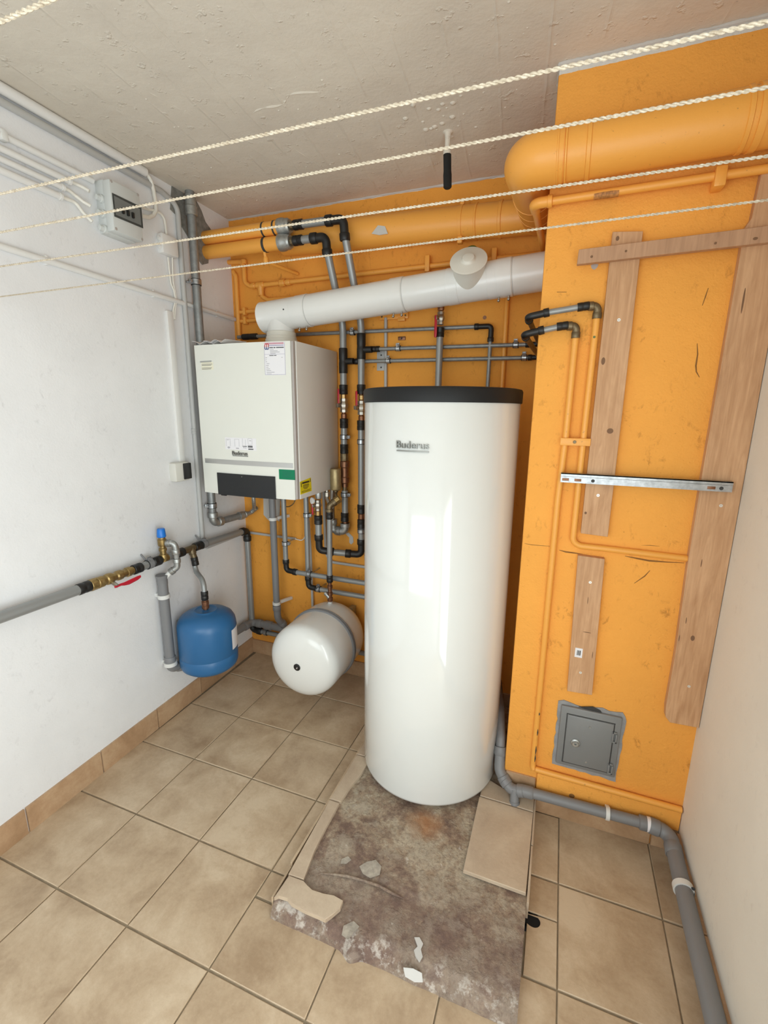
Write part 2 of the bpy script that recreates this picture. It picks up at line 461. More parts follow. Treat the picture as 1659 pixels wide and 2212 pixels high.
def ball_valve(t, c, d, r, hdir, hlen=.085, side=None, body='chrome', handle='valve_red', hw=.017, lift=None):
    """body with hex ends and a stem towards side; the lever runs along hdir"""
    c = V(c); d = V(d).normalized(); s = V(side).normalized(); h = V(hdir).normalized()
    L = r * 3.6
    m = M().lathe(c - d * L / 2, d, [(0, r * 1.05), (L * .2, r * 1.05), (L * .22, r * .95), (L * .32, r * 1.1), (L * .5, r * 1.3), (L * .68, r * 1.1), (L * .78, r * .95), (L * .8, r * 1.05), (L, r * 1.05)], 8)
    m.cyl(c, c + s * (r * 1.9), r * .55, 12)
    m.box(c + s * (r * 1.95), (r * 1.0, r * 1.0, r * .55), .001, Matrix((h, s.cross(h), s)).transposed())
    v = obj('valve_body', m, body, t)
    li = lift if lift is not None else r * 2.3
    a = c + s * li
    m2 = M()
    n = s.cross(h).normalized()
    prof = [(-.010, .006), (.012, .007), (.03, .0075), (hlen * .7, .0085), (hlen * .95, .0075), (hlen, .004)]
    vs = []; fs = []
    for tt, ww in prof:
        for k in range(12):
            q = 2 * PI * k / 12
            vs.append(a + h * tt + n * (ww * hw / .017 * math.cos(q)) + s * (.0045 * math.sin(q)))
    for i in range(len(prof) - 1):
        for k in range(12):
            fs.append([i * 12 + k, i * 12 + (k + 1) % 12, (i + 1) * 12 + (k + 1) % 12, (i + 1) * 12 + k])
    fs.append(list(range(12))[::-1]); fs.append([(len(prof) - 1) * 12 + k for k in range(12)])
    m2.add(vs, fs)
    obj('lever_handle', m2, handle, v, label='red lever handle')
    return v
def nut(t, c, d, l, r, mat='brass', name='nut', seg=6):
    c = V(c); d = V(d).normalized()
    return obj(name, M().lathe(c - d * l / 2, d, [(0, r * .85), (l * .15, r), (l * .85, r), (l, r * .85)], seg), mat, t, ang=25)

def text_mesh(body, size, depth, bold=0.0):
    cu = bpy.data.curves.new('letters', 'FONT'); cu.body = body; cu.size = size; cu.extrude = depth; cu.offset = bold
    cu.align_x = 'CENTER'
    o = bpy.data.objects.new('letters', cu); COL.objects.link(o)
    dg = bpy.context.evaluated_depsgraph_get(); me = bpy.data.meshes.new_from_object(o.evaluated_get(dg))
    vs = [v.co.copy() for v in me.vertices]; fs = [list(p.vertices) for p in me.polygons]
    bpy.data.objects.remove(o); bpy.data.curves.remove(cu); bpy.data.meshes.remove(me)
    return vs, fs

# ---------------------------------------------------------------- the room
CZ = 2.71
YR = -1.50            # rear wall, its window opening added for fill light
def lw(y): return -0.325 - 0.022 * y      # face of the left wall
floor_m = M()
HX, HY = 1.575, 0.502
for a, b in (((-.5, -1.7, -.06), (2.2, .462, -.005)), ((-.5, .542, -.06), (2.2, 1.75, -.005)), ((-.5, .462, -.06), (1.535, .542, -.005)), ((1.615, .462, -.06), (2.2, .542, -.005))):
    floor_m.span(a, b)
floor = struct('floor', floor_m, 'grout')
def tile_poly(m, poly, z=0.0, th=.005, bev=.0022):
    # one tile: flat face with a small arris
    c = sum((V((p[0], p[1], 0)) for p in poly), Vector()) / len(poly)
    n = len(poly); top = []; mid = []
    for p in poly:
        q = V((p[0], p[1], 0)); dd = (c - q).normalized() * bev * 1.4
        top.append((q.x + dd.x, q.y + dd.y, z)); mid.append((q.x, q.y, z - bev * .7))
    low = [(p[0], p[1], z - th) for p in poly]
    vs = top + mid + low
    fs = [list(range(n))]
    for i in range(n):
        j = (i + 1) % n
        fs.append([i, n + i, n + j, j]); fs.append([n + i, 2 * n + i, 2 * n + j, n + j])
    m.add(vs, fs)
xs = [-.3335, 0.0, .333, .6667, 1.0, 1.335, 1.654, 1.983, 2.075]
ys = [-1.6665, -1.333, -1.0, -.6667, -.3335, 0.0, .3295, .6627, .997, 1.328, 1.61]
gx, gy = .0022, .0034
tiles = M()
for i in range(len(xs) - 1):
    for j in range(len(ys) - 1):
        x0, x1, y0, y1 = xs[i] + gx, xs[i + 1] - gx, ys[j] + gy, ys[j + 1] - gy
        if y1 < -1.5: continue
        y0 = max(y0, -1.49)
        if x0 > .5 and x1 < 1.0 and y0 >= 0 and y1 < .34:      # cut tile by the corner of the plinth
            tile_poly(tiles, [(x0, y0), (x1, y0), (x1, .227), (x0, .227)]); tile_poly(tiles, [(x0, .236), (x1, .236), (x1, y1), (x0, y1)]); continue
        if x0 > .99 and x1 < 1.66 and y0 > .3: continue      # under the plinth
        tile_poly(tiles, [(x0, y0), (x1, y0), (x1, y1), (x0, y1)])
# narrow cut tiles along the right side of the plinth, one of them broken round the drain hole
arc = [(HX + .026 * math.cos(a), HY + .022 * math.sin(a)) for a in [math.radians(k) for k in range(130, -131, -20)]]
tile_poly(tiles, [(1.558, .333), (1.652, .333), (1.652, .523), (1.600, .523)] + [q for q in arc if q[1] < .519] + [(1.558, .486)], bev=.0012)
tile_poly(tiles, [(1.558, .5285), (1.652, .5285), (1.652, .659), (1.558, .659)])
tile_poly(tiles, [(1.558, .666), (1.652, .666), (1.652, .955), (1.558, .955)])
obj('floor_tiles', tiles, 'floor_tile', floor, ang=20)
hole = M().lathe((HX, HY, -.004), (0, 0, -1), [(0, .030), (0, .026), (.16, .026), (.16, .001)], 24)
tag(obj('drain_hole', hole, 'void_black'), 'small round black drain hole in the floor beside the concrete plinth', 'drain')

def wall_box(name, a, b, mat): return struct(name, M().span(a, b), mat)
left = M().prism([(lw(YR), YR, -.05), (lw(1.75), 1.75, -.05), (lw(1.75) - .12, 1.75, -.05), (lw(YR) - .12, YR, -.05)], (0, 0, CZ + .1))
wall_left = struct('wall_left', left, 'white_wall')
wall_back = wall_box('wall_back', (-.5, 1.612, -.05), (1.44, 1.75, CZ + .05), 'orange_wall')
rw = M()
rw.span((2.075, -.56, -.05), (2.2, 1.0, CZ + .05)); rw.span((2.075, YR - .1, -.05), (2.2, -1.40, CZ + .05)); rw.span((2.075, -1.41, 2.08), (2.2, -.55, CZ + .05))
wall_right = struct('wall_right', rw, 'cream_wall')
# chimney breast with a softly worn plaster arris
cb = M().box((1.42 + .40, .965 + .40, (CZ - .05) / 2), (.80, .80, CZ + .1), .006)
wall_chimney = struct('wall_chimney', cb, 'orange_chimney')
rear = M()
rear.span((-.5, YR - .1, -.05), (.05, YR, CZ + .05)); rear.span((1.55, YR - .1, -.05), (2.2, YR, CZ + .05)); rear.span((.04, YR - .1, 2.0), (1.56, YR, CZ + .05)); rear.span((.04, YR - .1, -.05), (1.56, YR, .9))
struct('wall_rear', rear, 'white_wall')

# ceiling: cast concrete, a few raised seams where the boards met
ceil = M().span((-.5, YR - .1, CZ), (2.2, 1.75, CZ + .08))
ceiling = struct('ceiling', ceil, 'ceiling_paint')
seams = M()
def seam(a, b, r, wob=.006, n=26):
    a, b = V(a), V(b); pts = []; rs = []
    for k in range(n + 1):
        f = k / n; q = a.lerp(b, f)
        w = noise.noise(Vector((q.x * 9, q.y * 9, r * 900))) * wob
        pts.append((q.x + w, q.y + w, CZ + r * .55)); rs.append(max(.0012, r * (.55 + .9 * abs(noise.noise(Vector((q.x * 21, q.y * 21, 3)))))) * math.sin(PI * min(1, max(.12, f))) ** .3)
    seams.tube(pts, rs, 8)
seam((.377, .30, 0), (.298, .86, 0), .0042)
seam((.262, .85, 0), (.80, .83, 0), .0085, .045, 60)
seam((.10, .60, 0), (.17, .86, 0), .0045)
seam((.19, .90, 0), (.34, 1.50, 0), .0034)
seam((.35, .92, 0), (.47, 1.50, 0), .0040)
seam((.06, .95, 0), (.20, 1.52, 0), .0026)
seam((1.0, .45, 0), (1.35, .42, 0), .0045, .02)
seam((.62, .25, 0), (.66, .80, 0), .0028)
seam((.85, .35, 0), (.88, .95, 0), .0028)
obj('plaster_seams', seams, 'ceiling_paint', ceiling)
chips = M()
rnd = random.Random(4)
for k in range(150):
    x, y = rnd.uniform(-.2, 2.0), rnd.uniform(-.3, 1.5)
    r = rnd.uniform(.002, .0055); chips.lathe((x, y, CZ + .001), (0, 0, -1), [(0, r), (r * .35, r * .8), (r * .6, r * .3)], 8)
for k in range(22):
    x, y = rnd.gauss(.98, .07), rnd.gauss(1.10, .06)
    r = rnd.uniform(.005, .013); chips.lathe((x, y, CZ + .001), (0, 0, -1), [(0, r), (r * .3, r * .8), (r * .5, r * .3)], 8)
obj('plaster_lumps', chips, 'ceiling_paint', ceiling)
# white bead of filler where the ceiling meets the orange walls
bead = M()
for a, b in (((-.36, 1.610, CZ - .001), (1.42, 1.610, CZ - .001)), ((1.418, .964, CZ - .001), (2.075, .964, CZ - .001)), ((1.419, 1.61, CZ - .001), (1.419, .965, CZ - .001))):
    a, b = V(a), V(b); n = 60
    bead.tube([a.lerp(b, k / n) for k in range(n + 1)], [.006 + .005 * noise.noise(Vector((k * .7, a.x, 1))) for k in range(n + 1)], 8)
o = obj('trim_1', bead, 'plaster_chip'); o['kind'] = 'structure'

# skirting tiles
def skirting(name, segs):
    m = M()
    for a, b in segs: m.span(a, b, .003)
    o = obj(name, m, 'skirting_tile', ang=20); o['kind'] = 'structure'; return o
sk = M(); y = -1.50
for e in (-1.2, -.868, -.535, -.2, .110, .44, .766, 1.09, 1.41, 1.612):
    sk.prism([(lw(y + .003) - .002, y + .003, 0), (lw(e - .003) - .002, e - .003, 0), (lw(e - .003) + .009, e - .003, 0), (lw(y + .003) + .009, y + .003, 0)], (0, 0, .112)); y = e
sko = obj('baseboard_left', sk, 'skirting_tile', ang=20); sko['kind'] = 'structure'
skirting('baseboard_back', [((-.36 + .333 * k + .003, 1.602, 0), (-.36 + .333 * (k + 1) - .003, 1.618, .100)) for k in range(6)])
skirting('baseboard_chimney', [((1.428, .956, 0), (1.549, .972, .157)), ((1.552, .955, 0), (1.985, .972, .100)), ((1.989, .955, 0), (2.074, .972, .100))])
skirting('baseboard_right', [((2.064, -.55 + .375 * k, 0), (2.082, -.55 + .375 * (k + 1) - .004, .100)) for k in range(4)])
ledge = M().box((1.813, .958, .146), (.520, .014, .088), .004)
obj('painted_skirting_strip', ledge, 'orange_chimney', wall_chimney)
obj('plaster_hole', M().lathe((1.692, .9505, .128), (0, -1, 0), [(0, .011), (.001, .009), (.001, .001)], 10), 'crack_brown', wall_chimney)

# patches where paint or plaster is missing
def patch(name, pts, normal, off, mat, parent, jag=.0):
    m = M(); m.prism(pts, tuple(v * off for v in normal)); return obj(name, m, mat, parent, ang=20)
patch('cement_patch', [(-0.351, 1.1832, 2.7143), (-0.3505, 1.1609, 2.6017), (-0.3514, 1.2012, 2.5876), (-0.3521, 1.2307, 2.5478), (-0.3529, 1.2685, 2.5155), (-0.3535, 1.2975, 2.4505), (-0.355, 1.3617, 2.4081), (-0.356, 1.4107, 2.4282), (-0.3562, 1.4203, 2.4838), (-0.3572, 1.4658, 2.5985), (-0.356, 1.4107, 2.6299), (-0.3554, 1.3839, 2.6757), (-0.3545, 1.3408, 2.718), (-0.353, 1.2722, 2.7437)], (1, 0, 0), .004, 'cement', wall_left)
patch('bare_plaster_patch', [(-0.2109, 1.612, 1.1502), (-0.2162, 1.612, 0.9931), (-0.1827, 1.612, 0.9626), (-0.1505, 1.612, 0.9778), (-0.0995, 1.612, 0.9615), (-0.0849, 1.612, 1.1299)], (0, -1, 0), .003, 'plaster_chip', wall_back)
patch('bare_plaster_patch', [(0.3644, 1.612, 0.9287), (0.3829, 1.612, 0.9393), (0.4133, 1.612, 0.9138), (0.4161, 1.612, 0.8824), (0.4008, 1.612, 0.8662), (0.3886, 1.612, 0.8764), (0.3888, 1.612, 0.9083)], (0, -1, 0), .003, 'plaster_chip', wall_back)
def crack(pts, r, parent, mat='crack_brown'):
    return obj('crack', M().tube([V(p) for p in pts], r, 6), mat, parent)
crack([(1.8976, 0.9655, 1.8718), (1.9031, 0.9655, 1.8399), (1.9028, 0.9655, 1.8051), (1.9066, 0.9655, 1.7868), (1.9176, 0.9655, 1.7697)], [.001, .002, .0026, .002, .001], wall_chimney)
crack([(1.905, 0.9655, 2.0321), (1.901, 0.9655, 2.0088), (1.8961, 0.9655, 1.9827)], [.001, .0018, .001], wall_chimney)
crack([(1.5544, 0.9655, 1.1555), (1.5774, 0.9655, 1.1511), (1.603, 0.9655, 1.1506), (1.6347, 0.9655, 1.1492)], [.001, .003, .003, .001], wall_chimney)
crack([(1.7738, 0.9655, 1.1594), (1.8109, 0.9655, 1.1555), (1.8503, 0.9655, 1.152), (1.9039, 0.9655, 1.1539), (1.956, 0.9655, 1.1574)], [.001, .0028, .0034, .002, .001], wall_chimney)
crack([(1.8574, 0.9655, 1.117), (1.8442, 0.9655, 1.0945), (1.8143, 0.9655, 1.0622)], [.001, .0022, .001], wall_chimney)
crack([(1.8197, 0.9655, 1.2043), (1.848, 0.9655, 1.2076), (1.8762, 0.9655, 1.2075)], [.0006, .0012, .0006], wall_chimney)
crack([(1.4291, 0.9655, 1.1663), (1.458, 0.9655, 1.1641), (1.5242, 0.9655, 1.1663)], [.0008, .0014, .0008], wall_chimney)
crack([(1.4692, 0.9655, 2.0522), (1.5, 0.9655, 2.05)], [.001, .001], wall_chimney)
obj('chipped_plaster', M().prism([(1.5664, 0.9655, 2.1262), (1.5772, 0.9655, 2.1293), (1.5898, 0.9655, 2.1268), (1.5866, 0.9655, 2.1175), (1.579, 0.9655, 2.1112), (1.5702, 0.9655, 2.1162)], (0, -.0012, 0)), 'seam_grey', wall_chimney)

# ---------------------------------------------------------------- concrete plinth
pl = thing('concrete_plinth', 'low rough concrete plinth with broken tile edging under the tall white cylinder', 'plinth', (1.15, .9, 0))
nx, ny = 100, 150
X0, X1, Y0, Y1 = .757, 1.551, .196, 1.56
m = M(); vs = []; fs = []
def pz(x, y):
    n = noise.fractal(Vector((x * 9, y * 9, 0)), .8, 2.0, 5) * .0030 + noise.fractal(Vector((x * 40, y * 40, 5)), .8, 2.0, 3) * .0010
    step = .005 if (y > .39 + .10 * (1.2 - x) + .03 * noise.noise(Vector((x * 12, 0, 0)))) else 0.0
    if x > 1.22: step = .003
    return .048 + n + step
for j in range(ny + 1):
    for i in range(nx + 1):
        x = X0 + (X1 - X0) * i / nx
        if j < 7:      # the rough broken front face
            f = j / 7
            nn = noise.fractal(Vector((x * 14, f * 2, 9)), .8, 2.0, 4)
            bul = .022 * math.exp(-((x - 1.055) / .026) ** 2) * (1 - f)
            y = Y0 - .008 + f * .040 + nn * .007 * (.4 + f) - bul
            z = pz(x, y) * (f ** .55) if f > 0 else -.004
            if f > .5: z += nn * .003
        else:
            y = Y0 + .034 + (Y1 - Y0 - .034) * (j - 7) / (ny - 7); z = pz(x, y)
        vs.append((x, y, z))
for j in range(ny):
    for i in range(nx):
        a = j * (nx + 1) + i; fs.append([a, a + 1, a + nx + 2, a + nx + 1])
m.add(vs, fs)
base = len(m.v)
edge = [(i, 0) for i in range(nx + 1)] + [(nx, j) for j in range(1, ny + 1)] + [(i, ny) for i in range(nx - 1, -1, -1)] + [(0, j) for j in range(ny - 1, 0, -1)]
idx = [j * (nx + 1) + i for i, j in edge]
m.v += [Vector((m.v[k].x, m.v[k].y, -.004)) for k in idx]
n = len(idx)
for k in range(n):
    m.f.append([idx[k], base + k, base + (k + 1) % n, idx[(k + 1) % n]])
m.f.append([base + k for k in range(n)])
obj('slab', m, 'concrete', pl, ang=60)
def edge_tile(poly, z, th, name='edge_tile'):
    mm = M(); tile_poly(mm, poly, z, th, .0016); return obj(name, mm, 'edge_tile', pl, ang=20)
edge_tile([(0.7632, 0.2948, 0.066), (0.8227, 0.2979, 0.066), (.806, .40), (.799, .50), (.797, .629), (.752, .629)], .066, .014)
edge_tile([(.752, .635), (.799, .637), (.803, .72), (.818, .80), (.822, .905), (.752, .905)], .066, .014)
edge_tile([(.752, .911), (.823, .911), (.823, 1.24), (.752, 1.24)], .066, .014)
edge_tile([(0.7674, 0.2911, 0.066), (0.8233, 0.2938, 0.066), (0.8448, 0.2852, 0.066), (0.8666, 0.2786, 0.066), (0.9112, 0.2813, 0.066), (0.9459, 0.2883, 0.066), (0.9806, 0.2842, 0.066), (0.9823, 0.2599, 0.066), (0.9659, 0.2292, 0.066), (0.9537, 0.2111, 0.066), (0.9318, 0.2115, 0.066), (0.8809, 0.2111, 0.066), (0.8265, 0.2146, 0.066), (0.8048, 0.2236, 0.066), (0.7724, 0.2206, 0.066), (0.7614, 0.2098, 0.066)], .066, .015, 'broken_corner_tile')
side = M()
for a, b in ((.335, .629), (.635, .905), (.911, 1.24)): side.span((.745, a, 0), (.753, b, .064), .0015)
side.span((.746, .215, 0), (.753, .333, .052), .0015)
obj('side_tile', side, 'floor_tile', pl, ang=20)
rt = M()
for a, b in ((.500, .720), (.725, .953)): rt.span((1.5515, a, 0), (1.559, b, .066), .0015)
obj('side_tile', rt, 'edge_tile', pl, ang=20)
obj('white_filler', M().prism([(1.2249, 0.1902, 0.047), (1.2525, 0.1984, 0.047), (1.2798, 0.1974, 0.046), (1.2867, 0.1847, 0.033), (1.2644, 0.18, 0.027), (1.2343, 0.1801, 0.031)], (0, -.004, .006)), 'plaster_chip', pl, ang=20)
obj('plaster_flake', M().prism([(1.2326, 0.2712, 0.055), (1.2474, 0.277, 0.055), (1.2631, 0.264, 0.055), (1.2607, 0.2471, 0.055), (1.2714, 0.2304, 0.055), (1.2664, 0.2132, 0.055), (1.2499, 0.2247, 0.055), (1.2417, 0.2371, 0.055), (1.2493, 0.2506, 0.055)], (0, 0, .003)), 'plaster_chip', pl, ang=20)
obj('ridge', M().tube([(0.8587, 0.3445, 0.056), (0.9098, 0.3591, 0.056), (0.9583, 0.371, 0.056), (1.0141, 0.377, 0.056), (1.0738, 0.3798, 0.056), (1.1239, 0.3726, 0.056), (1.1644, 0.3706, 0.056)], [.001, .0035, .0045, .0035, .005, .0045, .001], 8), 'concrete', pl)
for q_ in ([(0.9985, 0.4427, 0.0565), (1.0272, 0.4615, 0.0565), (1.0549, 0.4462, 0.0565), (1.0597, 0.4155, 0.0565), (1.0337, 0.393, 0.0565), (1.0036, 0.3971, 0.0565), (0.9805, 0.4171, 0.0565)], [(0.9092, 0.4196, 0.056), (0.9267, 0.4379, 0.056), (0.9438, 0.4293, 0.056), (0.9325, 0.4099, 0.056), (0.9138, 0.4026, 0.056)], [(1.0118, 0.223, 0.0535), (1.0363, 0.2472, 0.0535), (1.0596, 0.2388, 0.0535), (1.0508, 0.2154, 0.0535), (1.0423, 0.1927, 0.0535), (1.0179, 0.197, 0.0535)]):
    obj('plaster_flake', M().prism(q_, (0, 0, .0010)), 'cement_light', pl, ang=20)
slab = thing('loose_tile', 'loose beige floor tile lying on the right of the concrete plinth', 'tile', (1.44, .70, .055))
mm = M(); tile_poly(mm, [(1.333, .531), (1.547, .529), (1.5505, .872), (1.333, .874)], .068, .013, .002)
obj('tile', mm, 'edge_tile', slab, ang=20)
slab2 = thing('loose_tile', 'cut beige floor tile behind the loose tile, against the chimney foot', 'tile', (1.44, .91, .055))
mm = M(); tile_poly(mm, [(1.335, .880), (1.5505, .878), (1.5505, .953), (1.425, .953), (1.335, .99)], .068, .013, .002)
obj('tile', mm, 'edge_tile', slab2, ang=20)

# ---------------------------------------------------------------- tall white hot-water cylinder
TC = Vector((1.069, 1.029)); TR = .3045
tk = thing('hot_water_cylinder', 'tall glossy white hot-water cylinder with black lid on the concrete plinth', 'water heater', (TC.x, TC.y, .055))
obj('jacket', M().lathe((TC.x, TC.y, .072), (0, 0, 1), [(0, TR - .028), (.002, TR - .012), (.010, TR - .002), (.020, TR), (1.618, TR), (1.622, TR - .004)], 128), 'enamel_white', tk, ang=45)
obj('lid', M().lathe((TC.x, TC.y, 1.686), (0, 0, 1), [(0, TR + .0015), (.0015, TR + .004), (.042, TR + .005), (.050, TR + .001), (.053, TR - .012), (.055, .12), (.055, .001)], 128), 'cap_black', tk, ang=30)
for a in (200, 320, 80):
    q = (TC.x + .22 * math.cos(math.radians(a)), TC.y + .22 * math.sin(math.radians(a)))
    obj('foot', M().cyl((q[0], q[1], .048), (q[0], q[1], .076), .028, 16), 'rubber', tk)
# raised badge bent round the jacket
def badge(center_ang, z, w, size, parent, mats, depth=.003):
    vs, fs = text_mesh('Buderus', size, depth, bold=0.0)
    x0, x1 = min(v.x for v in vs), max(v.x for v in vs); k = w / (x1 - x0)
    out = []
    for v in vs:
        a = center_ang + (v.x - (x0 + x1) / 2) * k / TR; r = TR + .0015 + v.z + depth
        out.append((TC.x + r * math.cos(a), TC.y + r * math.sin(a), z + v.y * k))
    g = obj('badge', M().add(out, fs), mats[0], parent, ang=0, label='raised silver lettering Buderus')
    bar = M(); n = 16
    for s in range(n):
        a0, a1 = [center_ang + ((s + q) / n - .5) * w / TR for q in (0, 1)]
        pts = [(TC.x + r * math.cos(a), TC.y + r * math.sin(a), zz) for r, a, zz in ((TR - .001, a0, z - .012), (TR - .001, a1, z - .012), (TR + .005, a1, z - .012), (TR + .005, a0, z - .012))]
        bar.prism(pts, (0, 0, .0045))
    obj('underline_bar', bar, mats[1], g, ang=25)
cx, cy, cz_ = (1.0485, 0.74, 1.53)
badge(math.atan2(cy - TC.y, cx - TC.x), cz_, .118, .05, tk, ('badge_silver', 'badge_silver'))

# ---------------------------------------------------------------- wall-hung boiler
BX0, BX1, BY0, BY1, BZ0, BZ1 = -.258, .327, 1.15, 1.600, 1.214, 1.970
bo = thing('gas_boiler', 'white wall-hung gas boiler with black control flap under the white flue pipe', 'boiler', ((BX0 + BX1) / 2, BY1, BZ0))
obj('casing', M().box(((BX0 + BX1) / 2, (BY0 + .022 + BY1) / 2, (BZ0 + BZ1) / 2), (BX1 - BX0, BY1 - BY0 - .022, BZ1 - BZ0), .004), 'boiler_side', bo)
def front_y(x):
    f = (x - BX0) / (BX1 - BX0) * 2 - 1
    return BY0 - .012 * (1 - f * f)
def front_panel(z0, z1, x0, x1, off=0.0, n=24, back=BY0 + .024):
    mm = M(); vs = []; fs = []
    for i in range(n + 1):
        x = x0 + (x1 - x0) * i / n; y = front_y(x) - off
        vs += [(x, y, z0), (x, y, z1), (x, back, z1), (x, back, z0)]
    for i in range(n):
        a = 4 * i; b_ = a + 4
        for k in range(4): fs.append([a + k, a + (k + 1) % 4, b_ + (k + 1) % 4, b_ + k])
    fs.append([0, 1, 2, 3]); fs.append([4 * n + k for k in (3, 2, 1, 0)])
    return mm.add(vs, fs)
fp = obj('front_panel', front_panel(BZ0, BZ1 - .002, BX0 + .002, BX1 - .018), 'boiler_white', bo, ang=30)
obj('corner_strip', M().box((BX1 - .0115, BY0 + .012, (BZ0 + BZ1) / 2), (.013, .020, BZ1 - BZ0 - .004), .003), 'seam_grey', bo)
obj('silver_strip', front_panel(1.374, 1.398, -.238, .303, .0012, back=BY0), 'silver_strip', bo, ang=30)
fl = obj('control_flap', front_panel(BZ0 - .003, 1.327, -.157, .202, .006, back=BY0 + .01), 'flap_black', bo, ang=30, label='black control flap')
obj('flap_button', M().lathe((0.005, front_y(0) - .0055, 1.315), (0, -1, 0), [(0, .003), (.001, .002)], 10), 'badge_silver', fl)
obj('flap_hinge', M().cyl((-.150, BY0 + .004, BZ0 - .006), (-.118, BY0 + .004, BZ0 - .006), .006, 10), 'black_plastic', fl)
def fcard(name, x0, x1, z0, z1, mat, parent, off=.0008, label=None):
    return obj(name, front_panel(z0, z1, x0, x1, off, 6, back=BY0 - .0), mat, parent, ang=30, label=label)
gs = fcard('green_sticker', .224, .311, 1.315, 1.365, 'sticker_green', bo, .001, 'plain green sticker')
g2 = M()
for k in range(4): g2.add(*[(q.v, q.f) for q in [front_panel(1.352 - k * .0085, 1.3545 - k * .0085, .243 + .004 * (k % 2), .293 - .005 * (k % 3), .0016, 4, back=BY0)]][0])
obj('print', g2, 'print_green', gs)
ws = fcard('service_label', .170, .282, 1.816, 1.964, 'sticker_white', bo, .001, 'white service label with a red and blue W emblem')
def bars(name, lst, mat, parent, off=.0016):
    mm = M()
    for x0, x1, z0, z1 in lst:
        q = front_panel(z0, z1, x0, x1, off, 3, back=BY0); mm.add(q.v, q.f)
    return obj(name, mm, mat, parent)
bars('border_line', [(.171, .1720, 1.818, 1.950), (.2800, .281, 1.818, 1.962), (.171, .281, 1.817, 1.8182), (.171, .281, 1.910, 1.9108)], 'print_purple', ws)
bars('pink_stripe', [(.198, .276, 1.9555, 1.9590), (.171, .276, 1.9605, 1.9625)], 'print_pink', ws)
bars('purple_stripe', [(.198, .276, 1.9480, 1.9515)], 'print_purple', ws)
# W emblem: three stems joined by round bows, red above and blue below
def bow(path, w, mat, name):
    mm = M(); pts = [V((x, 0, z)) for x, z in path]; vs = []; fs = []
    for i, q in enumerate(pts):
        t = (pts[min(i + 1, len(pts) - 1)] - pts[max(i - 1, 0)]).normalized(); nn = Vector((t.z, 0, -t.x)) * w / 2
        for s in (1, -1):
            e = q + nn * s; vs.append((e.x, front_y(e.x) - .0019, e.z))
    for i in range(len(pts) - 1): fs.append([2 * i, 2 * i + 1, 2 * i + 3, 2 * i + 2])
    mm.add(vs, fs); return obj(name, mm, mat, ws)
bow([(.1755, 1.944), (.1755, 1.954), (.178, 1.9575), (.197, 1.9575)], .0042, 'print_red', 'emblem_red')
bow([(.1855, 1.944), (.1855, 1.957)], .0042, 'print_red', 'emblem_red')
bow([(.1955, 1.944), (.1955, 1.957)], .0042, 'print_red', 'emblem_red')
bow([(.1755, 1.944), (.1757, 1.937), (.178, 1.9335), (.1805, 1.933), (.183, 1.9335), (.1853, 1.937), (.1855, 1.944)], .0042, 'print_blue', 'emblem_blue')
bow([(.1855, 1.944), (.1857, 1.937), (.188, 1.9335), (.1905, 1.933), (.193, 1.9335), (.1953, 1.937), (.1955, 1.944)], .0042, 'print_blue', 'emblem_blue')
rp = random.Random(3)
bars('heading_print', [(.200, .219, 1.9375, 1.9425), (.222, .232, 1.9375, 1.9425), (.236, .276, 1.9375, 1.9425), (.198, .220, 1.903, 1.9065), (.223, .236, 1.903, 1.9065)], 'print_dark', ws)
bars('fine_print', [(.200, .222, 1.9305, 1.9325), (.203, .243, 1.9245, 1.927), (.203, .253, 1.9185, 1.921), (.204, .232, 1.9125, 1.915), (.176, .185, 1.894, 1.8965), (.262, .268, 1.894, 1.8965), (.177, .182, 1.885, 1.8875), (.177, .184, 1.876, 1.8785), (.181, .196, 1.867, 1.8695), (.178, .192, 1.859, 1.8615), (.178, .190, 1.851, 1.8535), (.178, .198, 1.843, 1.8455), (.179, .204, 1.8355, 1.838), (.180, .222, 1.8275, 1.830), (.181, .206, 1.821, 1.823)], 'print_grey', ws)
tl = fcard('notice_label', -.215, -.137, 1.848, 1.884, 'sticker_cream', bo, .001, 'small cream notice label')
bars('fine_print', [(-.222, -.146, 1.889 - .0, 1.8905), (-.222, -.148, 1.8845, 1.886), (-.212, -.142, 1.874, 1.876), (-.212, -.150, 1.868, 1.870), (-.212, -.146, 1.856, 1.858), (-.212, -.152, 1.8505, 1.8525)], 'print_dark', tl)
pc = fcard('pictogram_label', -.092, .100, 1.452, 1.513, 'sticker_white', bo, .001, 'white label with small grey pictograms')
pb = []
for x in (-.085, -.030): pb += [(x, x + .001, 1.468, 1.505), (x + .026, x + .027, 1.468, 1.505), (x, x + .027, 1.505, 1.506)]
pb += [(-.080, -.060, 1.461, 1.464), (-.074, -.066, 1.457, 1.467), (-.078, -.068, 1.499, 1.502), (-.024, -.006, 1.457, 1.462), (.018, .019, 1.473, 1.511), (.036, .037, 1.473, 1.505), (.022, .026, 1.462, 1.472), (.028, .040, 1.462, 1.465), (.052, .053, 1.482, 1.510), (.076, .077, 1.482, 1.510), (.052, .077, 1.482, 1.483), (.052, .077, 1.510, 1.511), (.060, .072, 1.499, 1.502)]
bars('fine_print', pb, 'print_grey', pc)
bars('pictogram', [(.050, .078, 1.466, 1.476), (.052, .082, 1.455, 1.461), (.018, .044, 1.469, 1.473)], 'print_dark', pc)
vs, fs = text_mesh('Buderus', .03, .0022, bold=0.0)
xa, xb = min(v.x for v in vs), max(v.x for v in vs)
k = .094 / (xb - xa)
def on_front(vs): return [(-.048 + (v.x - xa) * k, front_y(-.048 + (v.x - xa) * k) - .0015 - .002 - v.z, 1.4255 + v.y * k) for v in vs]
bg = obj('badge', M().add(on_front(vs), fs), 'badge_dark', bo, ang=0, label='raised grey lettering Buderus')
hv = [Vector((v.x, v.y, v.z * .4)) for v in vs]
